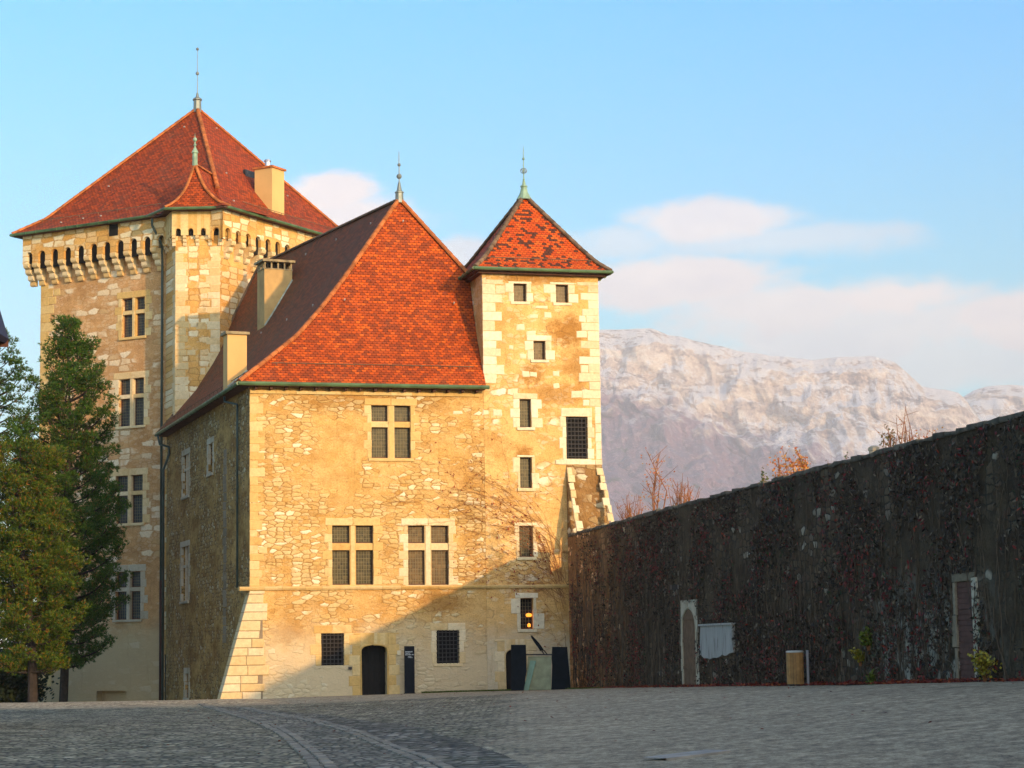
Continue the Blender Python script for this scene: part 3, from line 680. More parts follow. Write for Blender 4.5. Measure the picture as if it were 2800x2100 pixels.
for (px_, py_, w_, h_) in ((1438, 1022, .42, .35), (1458, 1024, .4, .3), (1520, 1022, .4, .32), (1521, 1055, .35, .3), (1452, 915, .5, .4), (1423, 895, .45, .35), (1430, 973, .4, .28), (1397, 950, .3, .25), (1590, 915, .6, .4), (1460, 865, .45, .25), (1497, 862, .4, .35), (1480, 840, .7, .22), (1360, 1128, .5, .35), (1328, 1127, .35, .28), (1252, 1128, .5, .2), (1345, 1025, .5, .4)):
    a_, z_ = fac(px_, py_); es = MB(); block(es, frT if a_ > XT0 else frF, a_ - w_ / 2, a_ + w_ / 2, z_ - h_ / 2, z_ + h_ / 2, -.05, .018, .06, .05); es.build('exposed_stone', M['quoinw'], tower if a_ > XT0 else wing)
ts = MB(); x = XT0
while x < XT1 - .1: w = min(R.uniform(.8, 1.3), XT1 - x); strip(ts, x + .006, x + w - .006, 4.6 + R.uniform(-.01, .01), 4.78, .12, ty); x += w
ts.build('string_course', M['dress'], tower)
# ledge above the buttress, and the buttress itself
fl_ = MB(); a0_ = fx(1545, 1262); z_b = fac(1600, 1272)[1]
x = a0_ - .5
while x < XT1: w = min(R.uniform(.5, .9), XT1 - x + .02); block(fl_, frT, x, x + w - .01, z_b + .02, z_b + .26, -.1, .05); x += w
fl_.build('ledge', M['quoinw'], tower)
bb = MB(); bl = a0_ + .05
bb.add([(bl, ty, z_b), (XT1, ty, z_b), (XT1, 2., z_b), (bl, 2., z_b), (bl, -.8, 6.6), (XT1 + .22, -.8, 6.6), (XT1 + .22, 2., 6.6), (bl, 2., 6.6), (bl, -1.6, -1.5), (XT1 + .5, -1.6, -1.5), (XT1 + .5, 2., -1.5), (bl, 2., -1.5)], [(0, 1, 5, 4), (1, 2, 6, 5), (3, 0, 4, 7), (0, 1, 2, 3), (4, 5, 9, 8), (5, 6, 10, 9), (7, 4, 8, 11)])
b2 = bb.build('buttress', M['batter'], tower); b2['label'] = 'battered rubble buttress with pale corner stones'
bzf = lambda z: ty - 1.88 * (z_b - z) / (z_b - 6.6)
for xe, sg in ((bl, 1), (None, -1)):
    z = 6.65; k = 0; bs = MB()
    while z < z_b - .3:
        xx = xe if xe is not None else XT1 + .22 * (z_b - z - .2) / (z_b - 6.6)
        w = (.34 if (k + (sg > 0)) % 2 else .22) * R.uniform(.8, 1.2)
        frB = lambda a, d, zz: (a, bzf(zz) - d, zz)
        block(bs, frB, min(xx, xx + sg * w), max(xx, xx + sg * w), z, z + .37, -.1, .02, .03, .02)
        z += .385; k += 1
    bs.build('quoin', M['quoin'], b2)
# tower roof
ov = .5; c0 = Vector((XT0 - ov + .05, -ov, ZT)); c1 = Vector((XT1 + ov, -ov, ZT)); c2 = Vector((XT1 + ov, TD + ov - .1, ZT)); c3 = Vector((XT0 - ov + .05, TD + ov - .1, ZT))
TA = Vector(((c0.x + c1.x) / 2, (c0.y + c2.y) / 2, 0)); TAw = wld(TA); TA.z = pt(1446, 535, TAw.y).z
TT = [(0, 0), (.12, .17), (.3, .35), (1, 1)]; prts = []
cs = [c0, c1, c2, c3]; tips = []
for i in range(4):
    a, b = cs[i], cs[(i + 1) % 4]; rows = []
    for h in (0, .06, .12, .2, .3, .5, .75, .985):
        f = interp(TT, h); p, q = lerp(a, TA, f), lerp(b, TA, f); p.z = q.z = lerp(ZT, TA.z, h); rows.append(linept(p, q, 10))
    prts.append(roofgrid(rows, (b - a).normalized(), slope_v(rows, 4))); tips.append([r[0] for r in rows])
tr_, tu = merge(prts); troof = tr_.build('roof', M['tile_tower'], tower, uvs=tu)
th_ = MB()
for t in tips: ridgecaps(th_, t, .42, .13, .04)
th_.build('hip_tiles', M['ridge_old'], troof)
ue = MB(); ue.box(c0.x + .03, c1.x - .03, c0.y + .03, c2.y - .03, ZT - .13, ZT - .03); ue.box(c0.x + .2, c1.x - .2, c0.y + .2, c2.y - .2, ZT - .24, ZT - .13); ue.build('eave_soffit', M['soffit'], tower)
tg = MB(); g_ = .08; gutter(tg, [(c0.x - g_, c0.y - g_, ZT - .05), (c1.x + g_, c1.y - g_, ZT - .05), (c2.x + g_, c2.y + g_, ZT - .05), (c3.x - g_, c3.y + g_, ZT - .05), (c0.x - g_, c0.y - g_, ZT - .05)], .085)
tg.build('gutter', M['gutter'], tower)
tn = MB(); snowrail(tn, prts[0][0].v[20:30], .1); tn.build('snow_rail', M['ridge_old'], tower)
tf = finial('finial', (TA.x, TA.y, TA.z - .12), [(.42, -.1), (.30, .10), (.2, .3), (.15, .55), (.19, .57), (.19, .62), (.1, .68), (.05, .95), (.07, .97), (.03, 1.02), (.018, 2.6), (.003, 2.75)], M['copper'], 8, troof, balls=((2.05, .07),))
rg = MB()
for k in range(4):
    an = math.pi * k / 4; rg.tube([(TA.x + .17 * math.sin(t) * math.cos(an), TA.y + .17 * math.sin(t) * math.sin(an), TA.z + 1.3 + .13 * math.cos(t)) for t in [2 * math.pi * j / 14 for j in range(15)]], .014, 5)
rg.build('ring_ball', M['spike'], tf)
# ================================================================== KEEP
KR = rad(-28.5); S_ = 16.1
Ck = pt(614, 560, 121); ZK = Ck.z
OK_ = Vector((Ck.x, Ck.y, 0)); Kx = Vector((math.cos(KR), math.sin(KR), 0)); Ky = Vector((-math.sin(KR), math.cos(KR), 0))
def kloc(w): d = w - OK_; return Vector((d.dot(Kx), d.dot(Ky), d.z))
def kwld(l): return OK_ + Kx * l[0] + Ky * l[1] + Vector((0, 0, l[2]))
keep = thing('castle_keep', 'massive square keep with stone corbels under a broad russet roof, behind the wing', 'tower', OK_, KR)
YB, XB = 1.25, -1.25; PB = .45
frK = lambda a, d, z: (a, YB - d, z)
frKR = lambda a, d, z: (XB + d, a, z)
def kfac(px, py): l = kloc(hitp(px, py, kwld((0, YB, 0)), Ky)); return l.x, l.z
def krect(px0, px1, py0, py1):
    a0, _ = kfac(px0, (py0 + py1) / 2); a1, _ = kfac(px1, (py0 + py1) / 2); z1 = kfac((px0 + px1) / 2, py0)[1]; z0 = kfac((px0 + px1) / 2, py1)[1]; return a0, a1, z0, z1
K1 = krect(334, 396, 814, 921); K2 = krect(325, 393, 1035, 1165); K3 = krect(316, 390, 1300, 1431); K4 = krect(316, 384, 1563, 1694); K5 = krect(264, 345, 1889, 1930)
km = MB(); wallgrid(km, frK, -S_ + 1.25, XB, -4, ZK - .1, [(*w, .35) for w in (K1, K2, K3, K4)] + [(*K5, .5)])
wallgrid(km, frKR, YB, S_ - 1.25, -4, ZK - .1, [])
km.quad((-S_ + 1.25, YB, -4), (-S_ + 1.25, S_ - 1.25, -4), (-S_ + 1.25, S_ - 1.25, ZK - .1), (-S_ + 1.25, YB, ZK - .1))
km.quad((-S_ + 1.25, S_ - 1.25, -4), (XB, S_ - 1.25, -4), (XB, S_ - 1.25, ZK - .1), (-S_ + 1.25, S_ - 1.25, ZK - .1))
km.build('wall', M['keep'], keep)
for w, mt in ((K1, 'dress'), (K2, 'quoin'), (K3, 'quoin'), (K4, 'greyst')):
    m0, m1, z0, z1 = w; c = (m0 + m1) / 2; t = lerp(z0, z1, .6)
    window(keep, frK, *w, [(c - .13, c + .13)], [(t - .03, t + .2)], mat=mt, glass='glass_blue', sill=.1, sur=dict(jw=(.3, .5), bh=.5, lint=.4), mlet=.03)
kq = MB(); quoins(kq, frK, -S_ + 1.25, 1, -.5, 24.5, (.6, 1.3), (.4, .6), .02, 0, .2); kq.build('quoin', M['dress'], keep)
# projecting parapet with arched openings on corbels
def arcade(mb, fr, a0, a1, n, ow, zb, zs, zt, d, th, crown=None):
    p = (a1 - a0) / n; r = ow / 2
    for i in range(n):
        c = a0 + p * (i + .5)
        mb.box(a0 + p * i, c - r, d - th, d, zb, zt, fr); mb.box(c + r, a0 + p * (i + 1), d - th, d, zb, zt, fr)
        m = 8; xs = [c - r * math.cos(math.pi * k / m) for k in range(m + 1)]
        for x0, x1 in zip(xs, xs[1:]):
            f = lambda x: zs + math.sqrt(max(0, r * r - (x - c) ** 2))
            vs = [fr(x0, d - th, f(x0)), fr(x1, d - th, f(x1)), fr(x1, d - th, zt), fr(x0, d - th, zt), fr(x0, d, f(x0)), fr(x1, d, f(x1)), fr(x1, d, zt), fr(x0, d, zt)]
            mb.add(vs, [(4, 5, 6, 7), (0, 1, 5, 4), (3, 2, 6, 7)])
    return p
def corbel(fr, a, w, ztop, tiers, d, mat, parent):
    mb = MB(); n = len(tiers); z = ztop
    for i, (h, dd) in enumerate(tiers):
        pr = [(0, z), (0, z - h), (dd * .72, z - h), (dd * .95, z - h * .72), (dd, z - h * .4), (dd, z - .015)]
        vs = [fr(a + s * w / 2 * R.uniform(.94, 1.02), q[0] - .05 * (q[0] == 0), q[1]) for s in (-1, 1) for q in pr]; k = len(pr)
        mb.add(vs, [tuple(range(k)), tuple(range(2 * k - 1, k - 1, -1))] + [(j, (j + 1) % k, k + (j + 1) % k, k + j) for j in range(k)]); z -= h
    return mb.build('corbel', mat, parent)
PD = 1.25 - PB
pm = MB(); nL, nR = 15, 15
pL = arcade(pm, frK, -S_ + PB, -PB - .01, nL, .56, ZK - 1.85, ZK - 1.42, ZK - .1, PD, .2)
pR = arcade(pm, frKR, PB, S_ - PB, nR, .54, ZK - 1.85, ZK - 1.42, ZK - .1, PD, .2)
pm.box(-S_ + PB, -S_ + PB + .35, PB + .01, S_ - PB, ZK - 1.85, ZK - .1)
dk = MB(); dk.box(-S_ + PB + .25, -5.9, PD - .32, PD - .24, ZK - 2.2, ZK - .12, frK); dk3 = MB(); dk3.box(3.4, S_ - PB - .25, PD - .32, PD - .24, ZK - 2.2, ZK - .12, frKR)  # near-black panels painting the shade behind the arches and between corbels
par = pm.build('parapet', M['turret'], keep); par['label'] = 'projecting parapet pierced by small round arches'; dk.build('arch_shade_panel', M['void'], par); dk3.build('arch_shade_panel', M['void'], par)
cm = ashlar('corbel_stone', (.56, .34, .12), (.70, .50, .24), (.78, .64, .42), .02)
TI = [(.34, .86), (.34, .66), (.34, .42), (.30, .2)]
for i in range(11): corbel(frK, -S_ + PB + pL * i + (.3 if i == 0 else 0), .42, ZK - 1.852, TI, PD, cm, keep)
for i in range(1, 9): corbel(frKR, PB + pR * i, .42, ZK - 1.852, TI, PD, cm, keep)
# small dark opening under the keep eave
ko = MB(); a0, z0 = kfac(322, 648); a1, z1 = kfac(346, 612); ko.box(a0, a1, PD + .0, PD + .02, z0 - .1, z1 - .1, frK); ko.build('opening', M['void'], keep)
# stair turret at the near corner
def offs(poly, d):          # offset an open polyline outwards
    L = []
    for (x0, y0), (x1, y1) in zip(poly, poly[1:]):
        t = Vector((x1 - x0, y1 - y0)).normalized(); n = Vector((t.y, -t.x)) if True else None
        L.append((Vector((x0, y0)) + n * d, t))
    out = [L[0][0]]
    for (p, t), (q, u) in zip(L, L[1:]):
        den = t.x * u.y - t.y * u.x; s = ((q.x - p.x) * u.y - (q.y - p.y) * u.x) / den; out.append(p + t * s)
    e = L[-1]; last = Vector(poly[-1]); out.append(last + Vector((e[1].y, -e[1].x)) * d)
    return out
TP = [(-5.2, 1.25), (-3.3, -.31), (-1.0, .93), (-1.0, 3.2)]      # left root, left corner, right corner, right root
TPv = [Vector(p) for p in TP]
tb = MB()
for p, q in zip(TP, TP[1:]): tb.quad((*p, -4), (*q, -4), (*q, ZK - .1), (*p, ZK - .1))
tw = tb.build('turret_wall', M['turret'], keep); tw['label'] = 'corner stair turret of coursed ashlar'
B_ = offs(TP, .26)
band = MB()
def segframe(p, q, dist=0.):
    t = (q - p).normalized(); n = Vector((t.y, -t.x))
    return (lambda a, d, z: (p.x + t.x * a + n.x * (d + dist), p.y + t.y * a + n.y * (d + dist), z)), (q - p).length
CT = [(.2, .26), (.2, .18), (.2, .09)]
for i, n in ((0, 4), (1, 4), (2, 4)):
    fr, Ls = segframe(B_[i], B_[i + 1]); pp = arcade(band, fr, 0, Ls, n, .32 if i == 1 else .26, ZK - 1.55, ZK - 1.3, ZK - .1, 0, .22)
    for k in range(n + 1 if i == 1 else n):
        f2 = lambda a, d, z, fr=fr: fr(a, d - .26, z)
        corbel(f2, min(max(pp * k, .1), Ls - .1), .2 if i == 1 else .16, ZK - 1.552, CT, .26, cm, tw)
bd = band.build('turret_parapet', M['dress'], tw)
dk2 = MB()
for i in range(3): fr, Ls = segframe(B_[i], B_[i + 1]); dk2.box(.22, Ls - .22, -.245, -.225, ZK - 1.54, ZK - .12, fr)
dk2.build('arch_shade_panel', M['void'], tw)  # near-black strips painting the shade inside the turret arches
frA, LA = segframe(TPv[1], TPv[2]); frBf, LB = segframe(TPv[2], TPv[3]); frC, LC = segframe(TPv[0], TPv[1])
for fq, aq, sq_, z0q in ((frA, 0, 1, 6), (frA, LA, -1, 12), (frC, LC, -1, -2)): tq2 = MB(); quoins(tq2, fq, aq, sq_, z0q, ZK - 2.4, (.42, .85), (.36, .5), .012, 0, .2); tq2.build('quoin', M['quoin'], tw)
# keep roof
KT = [(0, 0), (.12, .18), (.25, .30), (1, 1)]
Ka = Vector((-S_ / 2, S_ / 2, 0)); Kaw = kwld(Ka); Ka.z = pt(541, 297, Kaw.y).z
kc = [Vector((-S_, 0, ZK)), Vector((0, 0, ZK)), Vector((0, S_, ZK)), Vector((-S_, S_, ZK))]
prk = []; ktips = []
HK = [0, .03, .06, .09, .12, .18, .25, .4, .6, .8, .99]
for i in range(4):
    a, b = kc[i], kc[(i + 1) % 4]; rows = []
    for h in HK:
        f = interp(KT, h); p, q = lerp(a, Ka, f), lerp(b, Ka, f); p.z = q.z = lerp(ZK, Ka.z, h); rows.append(linept(p, q, 20))
    prk.append(roofgrid(rows, (b - a).normalized(), slope_v(rows, 6))); ktips.append([r[0] for r in rows])
kr_, ku = merge(prk); kroof = kr_.build('roof', M['tile_keep'], keep, uvs=ku)
kh = MB()
for i in (0, 2): ridgecaps(kh, ktips[i], .45, .13, .03)
ridgecaps(kh, ktips[1][5:], .45, .13, .03)
kh.build('hip_tiles', M['ridge'], kroof)
KB = BVHTree.FromPolygons([kwld(Vector(v)) for v in kr_.v], kr_.f)
# turret roof: flared spire with a short ridge running back into the keep roof
E_ = offs(TP, .75); E_ = [Vector((p.x, p.y, ZK - .02)) for p in E_]
TAp = kloc(pt(533, 450, 122.3)); hb = KB.ray_cast(CAM, ray(578, 458))[0]; TR = kloc(hb) + Vector((.1, .4, 0)); TR.z = TAp.z
E_[0] = Vector((-5.9, 2.6, ZK - .02)); E_[3] = Vector((.35, 4.4, ZK - .02)); E_[2].x = .02
FT = [(0, 0), (.10, .28), (.22, .47), (.45, .72), (.75, .89), (1, 1)]
prt = []; ttip = []
ap = [TAp, TAp, TAp, TR]
for i in range(3):
    rows = []
    for h in (0, .05, .1, .16, .22, .32, .45, .6, .75, .88, 1.):
        f = interp(FT, h); p = lerp(E_[i], TAp if i < 3 else TR, f); q = lerp(E_[i + 1], TAp if i + 1 < 3 else TR, f); p.z = q.z = lerp(ZK, TAp.z, h); rows.append(linept(p, q, 8))
    prt.append(roofgrid(rows, (E_[i + 1] - E_[i]).normalized(), slope_v(rows, 3))); ttip.append([r[0] for r in rows])
t_, tu_ = merge(prt); tr2 = t_.build('turret_roof', M['tile_keep'], keep, uvs=tu_)
tt_ = MB(); ridgecaps(tt_, ttip[1], .4, .12, .03); ridgecaps(tt_, ttip[2], .4, .12, .03); ridgecaps(tt_, linept(TAp, TR, 5), .4, .12, .02); tt_.build('hip_tiles', M['ridge'], tr2)
finial('finial', (TAp.x, TAp.y, TAp.z - .1), [(.16, 0), (.15, .75), (.21, .8), (.2, .86), (.05, 1.15), (.05, 1.22), (.02, 1.8), (.004, 2.0)], M['copper'], 8, tr2, balls=((1.28, .09), (1.6, .13)))
finial('finial', (Ka.x, Ka.y, Ka.z - .25), [(.27, 0), (.25, .75), (.32, .8), (.3, .88), (.12, 1.0), (.05, 1.3), (.03, 1.35), (.018, 4.2), (.004, 4.3)], M['spike'], 8, kroof, balls=((2.55, .12), (4.15, .1)))
# eaves, gutters
ks = MB(); ks.box(-S_ + .04, -.04, .04, S_ - .04, ZK - .12, ZK - .03)
tpo = [(p.x, p.y) for p in offs(TP, .7)]; ks.prism([tpo[0], tpo[1], tpo[2], (tpo[3][0], 3.2), (-3, 4)], lambda a, b, h: (a, b, h), ZK - .11, ZK - .04)
ks.build('eave_soffit', M['soffit'], keep)
kg = MB(); g_ = .07
gutter(kg, [(-S_ - g_, S_, ZK - .06), (-S_ - g_, -g_, ZK - .06), (-5.6, -g_, ZK - .06)], .09)
gutter(kg, [(-5.6, -g_, ZK - .06)] + [(E_[i].x, E_[i].y - .05, ZK - .06) for i in (1, 2)] + [(g_, S_, ZK - .06)], .09)
kg.build('gutter', M['gutter'], keep)
kn = MB(); snowrail(kn, [Vector(prk[0][0].v[3 * 20 + i]) for i in range(0, 14)], .14); snowrail(kn, [Vector(prk[1][0].v[3 * 20 + i]) for i in range(3, 20)], .14); kn.build('snow_rail', M['ridge_old'], keep)
# rain pipe beside the turret
tubeobj('downpipe', [Vector((-5.35, .1, ZK - .2)), Vector((-5.35, .1, ZK - .6)), Vector((-5.3, .95, ZK - 1.6)), Vector((-5.3, 1.02, ZK - 3)), Vector((-5.3, 1.02, 6))], .075, M['pipe'], keep)
tubeobj('downpipe', [Vector((-5.3, 1.02, 6)), Vector((-5.3, 1.02, -3.5))], .085, simple('rust_brown_pipe', (.07, .03, .02), .6), keep)
# keep chimney
hk = KB.ray_cast(CAM, ray(744, 579))[0]; l = kloc(hk); zt = pt(744, 452, hk.y).z
kcm = MB(); kw, kd = 1.3, 1.3; frc = lambda a, b, z: (l.x - kw + a, l.y + b, z)
kcm.box(0, kw, 0, kd, l.z - 3, zt - .12, frc); kch = kcm.build('chimney', M['cemK'], kroof); kch['label'] = 'smooth ochre rendered chimney with a shiny flue'
kcc = MB(); kcc.box(-.1, kw + .1, -.1, kd + .1, zt - .12, zt, frc); kcc.build('cap', M['ridge'], kch)
kfl = MB(); kfl.lathe([(.17, 0), (.17, .42), (.23, .44), (.18, .56)], frc(.55, .6, zt), 12); kfl.build('flue', M['steel'], kch)
hs = KB.ray_cast(CAM, ray(674, 478))[0]
if hs:
    l = kloc(hs); sk = MB(); sk.box(l.x - .08, l.x + .1, l.y - .25, l.y + .75, l.z - .35, l.z + .3); sk.build('skylight', M['glass_blue'], kroof)
for px_, py_ in ((505, 349), (298, 511), (593, 352), (228, 599), (168, 610), (277, 592), (640, 551), (787, 537), (620, 475)):
    h = KB.ray_cast(CAM, ray(px_, py_))[0]
    if h: l = kloc(h); hb_ = MB(); hb_.box(l.x - .035, l.x + .035, l.y - .09, l.y + .02, l.z, l.z + .08); hb_.build('roof_hook', M['hook'], kroof)
# dark doorway at the foot of the turret's left face
kd_ = MB(); kd_.box(.25, .95, 0, .03, -3, 1.7, frC); kd_.build('doorway', M['void'], tw)
SKYTINT = [(0, (.80, .97, 1.12)), (.3, (.45, .95, 1.10)), (.62, (.13, 1.0, 1.50)), (1, (.25, 1.0, 1.4))]; CLOUDLO = (5.2, 4.5, 4.4); CLOUDHI = (5.6, 5.1, 5.1); SKYSTR = .15; EXPO = .6
HAZECOL = (.84, .88, 1, 1); HAZED = 1.05e-4; HAZEG = -.2; GLOW = (11., 7.6, 4.6)
# ================================================================== GROUND
WJ = Vector((2.6, 101, 0)); WK = Vector((12.1, 50, 0)); WD = (WK - WJ).normalized(); WN = Vector((-WD.y * -1, WD.x * -1, 0))
WN = Vector((WD.y, -WD.x, 0))           # points left (away from the terrace)
if WN.x > 0: WN = -WN
def sm(t): t = max(0, min(1, t)); return t * t * (3 - 2 * t)
def gz(X, Y):
    y = max(-20., min(Y, 101.)); L = 1.55 + (y - 28) * .0069; W = .9 + (y - 49.4) * .0187 if y > 20 else .35
    wx = 2.6 + (101 - y) * .186; x0 = wx - 16 - y * .03
    f = sm((X - x0) / (wx - x0)) if X < wx else 1
    b = L + (W - L) * f
    if Y > 96 and X < -10: b += min(Y - 96, 30) * .055 * sm((-10 - X) / 3.)
    if X < 0: b -= .20 * math.exp(-((Y - 86.5) / 3.2) ** 2) * sm((-7 - X) / 5.)
    if Y > 101: b += min(400, (Y - 101)) * .02
    return EYE - b
def gpt(px, py, up=0.):
    d = ray(px, py); t = 10.
    while t < 200:
        p = CAM + d * t
        if p.z < gz(p.x, p.y) + up: break
        t += .25
    for _ in range(12):
        t -= .02; p = CAM + d * t
        if p.z > gz(p.x, p.y) + up: break
    p.z = gz(p.x, p.y) + up; return p
def cobble(name, c, scale, bd, mosscol=(.045, .05, .02), moss=.3, stretch=(1, 1, 1), grav=None):
    m, N, b = newmat(name); co = N.n('ShaderNodeTexCoord').outputs['Object']
    co2 = N.vmath('MULTIPLY', N.vmath('ADD', co, N.vmath('MULTIPLY', N.noise(co, 1.7, 2, .5, True), (.12, .12, 0))), (*stretch,))
    ve = N.n('ShaderNodeTexVoronoi', voronoi_dimensions='2D', feature='DISTANCE_TO_EDGE'); N.set(ve.inputs['Vector'], co2); ve.inputs['Scale'].default_value = scale
    vo = N.n('ShaderNodeTexVoronoi', voronoi_dimensions='2D'); N.set(vo.inputs['Vector'], co2); vo.inputs['Scale'].default_value = scale
    r = N.n('ShaderNodeSeparateColor'); N.set(r.inputs[0], vo.outputs['Color'])
    col = N.ramp(r.outputs[0], c); gap = N.sstep(ve.outputs[0], .02, .22)
    big = N.noise(co, .22, 5, .6)
    col = N.mix(N.sstep(gap, 1, 0), col, N.mix(N.sstep(N.noise(co, .5, 4), .42, .62), (.05, .045, .035), mosscol))
    col = N.mix(1, col, N.ramp(big, [(.3, (.7,) * 3), (.7, (1.25,) * 3)]), 'MULTIPLY')
    col = N.mix(1, col, N.ramp(N.noise(N.vmath('MULTIPLY', co, (1, .5, 1)), 1.6, 6, .8), [(.36, (.42, .44, .36)), (.5, (1,) * 3), (.64, (1.5,) * 3)]), 'MULTIPLY')
    mo = N.math('MULTIPLY', N.sstep(N.noise(N.vmath('MULTIPLY', co, (1, .35, 1)), .9, 5, .7), .56, .7), moss); col = N.mix(mo, col, mosscol)
    fine = N.noise(co, 14, 4, .7); h = N.math('ADD', N.math('MULTIPLY', N.sstep(ve.outputs[0], 0, .4), 1.), N.math('MULTIPLY', fine, .5))
    h = N.math('ADD', h, N.math('MULTIPLY', r.outputs[1], .5))
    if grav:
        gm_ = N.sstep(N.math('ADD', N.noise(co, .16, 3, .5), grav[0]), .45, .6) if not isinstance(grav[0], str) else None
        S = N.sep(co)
        gm_ = N.math('MAXIMUM', N.sstep(N.math('ADD', S[0], N.math('MULTIPLY', N.noise(co, .25, 4), 4.)), grav[0], grav[0] + 2.), N.sstep(N.math('ADD', S[1], N.math('MULTIPLY', N.noise(co, .4, 4), 6.)), 82., 86.))  # far gravel zone; its pale tone also brightens the sunlit strip
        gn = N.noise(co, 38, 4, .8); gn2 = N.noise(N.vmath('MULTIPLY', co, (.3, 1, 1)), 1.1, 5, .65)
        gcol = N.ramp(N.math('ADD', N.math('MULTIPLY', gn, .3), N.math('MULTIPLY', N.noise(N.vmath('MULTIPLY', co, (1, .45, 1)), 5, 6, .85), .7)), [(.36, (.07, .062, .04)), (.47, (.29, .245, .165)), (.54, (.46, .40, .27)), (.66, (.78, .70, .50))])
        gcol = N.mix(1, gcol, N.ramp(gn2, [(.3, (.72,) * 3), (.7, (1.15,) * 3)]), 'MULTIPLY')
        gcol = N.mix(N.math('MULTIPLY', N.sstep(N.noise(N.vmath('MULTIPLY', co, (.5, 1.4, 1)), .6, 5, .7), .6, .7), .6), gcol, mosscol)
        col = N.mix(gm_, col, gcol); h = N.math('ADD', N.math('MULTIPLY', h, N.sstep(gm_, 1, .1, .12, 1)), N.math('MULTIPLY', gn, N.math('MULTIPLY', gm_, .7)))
    N.set(b.inputs['Base Color'], col); b.inputs['Roughness'].default_value = .62; b.inputs['Specular IOR Level'].default_value = .35
    bump(N, b, h, 1., bd); b.inputs['Roughness'].default_value = .75; return m
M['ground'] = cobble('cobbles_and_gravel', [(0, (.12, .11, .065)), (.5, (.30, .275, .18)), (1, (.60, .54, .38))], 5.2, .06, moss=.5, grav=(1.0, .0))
M['path'] = cobble('flat_paving', [(0, (.13, .12, .085)), (.5, (.22, .205, .15)), (1, (.36, .33, .25))], 3.6, .05, moss=.3, stretch=(1.6, .8, 1))
M['gut'] = cobble('mossy_cobbles', [(0, (.09, .09, .06)), (.5, (.19, .18, .14)), (1, (.40, .38, .31))], 3.8, .10, moss=.8, stretch=(1, 1, 1))
M['sett'] = simple('kerb_stone', (.20, .185, .145), .8, .35, 5, bmp=.02, island=.3)
xs = [-9000, -3000, -900, -300, -120, -70, -50] + [-40 + i * .8 for i in range(100)] + [60, 90, 150, 400, 1500, 4000, 9000]
ys = [-600, -150, -60, -30, -10] + [i * .8 for i in range(176)] + [150, 180, 260, 500, 1200, 3000, 6000, 9500]
gm = MB(); nx = len(xs)
for y in ys:
    for x in xs: gm.v.append((x, y, gz(x, y) + (noise.noise(Vector((x * .35, y * .35, 0))) * .025 + noise.noise(Vector((x * .09, y * .09, 3))) * .05 if abs(x) < 45 and y < 99 and y > 5 else 0)))
for j in range(len(ys) - 1):
    for i in range(nx - 1): gm.f.append((j * nx + i, j * nx + i + 1, (j + 1) * nx + i + 1, (j + 1) * nx + i)); gm.m.append(0)
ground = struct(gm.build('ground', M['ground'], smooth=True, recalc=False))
GB = BVHTree.FromPolygons([Vector(v) for v in gm.v], gm.f)
def gdrop(x, y, up=0.):
    h = GB.ray_cast(Vector((x, y, 30)), Vector((0, 0, -1)))[0]; return Vector((x, y, (h.z if h else gz(x, y)) + up))
def ghit(px, py, up=0.): h = GB.ray_cast(CAM, ray(px, py))[0]; return gdrop(h.x, h.y, up)
def pcurve(pp, n=60):
    P = [ghit(*p) for p in pp]; out = []
    for k in range(n):
        t = k / (n - 1) * (len(P) - 1); i = min(int(t), len(P) - 2); f = t - i
        a, b, c, d = P[max(i - 1, 0)], P[i], P[i + 1], P[min(i + 2, len(P) - 1)]
        q = .5 * ((2 * b) + (c - a) * f + (2 * a - 5 * b + 4 * c - d) * f * f + (3 * b - a - 3 * c + d) * f ** 3); out.append(gdrop(q.x, q.y))
    return out
b1 = pcurve([(555, 1925), (640, 1953), (735, 1985), (800, 2022), (845, 2060), (880, 2098)]); b2c = pcurve([(660, 1937), (800, 1962), (925, 1990), (1010, 2022), (1110, 2062), (1190, 2098)])
b3 = pcurve([(890, 1955), (1000, 1972), (1110, 1985), (1240, 2020), (1360, 2060), (1440, 2098)])
def extend(c):           # carry the lines on toward the camera, out of frame
    d = (c[-1] - c[-6]); return c + [gdrop(*(c[-1] + d * (k * .9) + Vector((k * k * .02, 0, 0))).xy) for k in range(1, 14)]
b1, b2c, b3 = map(extend, (b1, b2c, b3))
def sheet(A, B, up, m=6):
    mb = MB(); n = min(len(A), len(B))
    for i in range(n):
        for j in range(m): q = lerp(A[i], B[i], j / (m - 1)); mb.v.append(tuple(gdrop(q.x, q.y, up)))
    for i in range(n - 1):
        for j in range(m - 1): mb.f.append((i * m + j, i * m + j + 1, (i + 1) * m + j + 1, (i + 1) * m + j)); mb.m.append(0)
    return mb
struct(sheet(b1, b2c, .012, 10).build('path', M['path'], smooth=True, recalc=False)); struct(sheet(b2c, b3, .012, 10).build('gutter_paving', M['gut'], smooth=True, recalc=False))
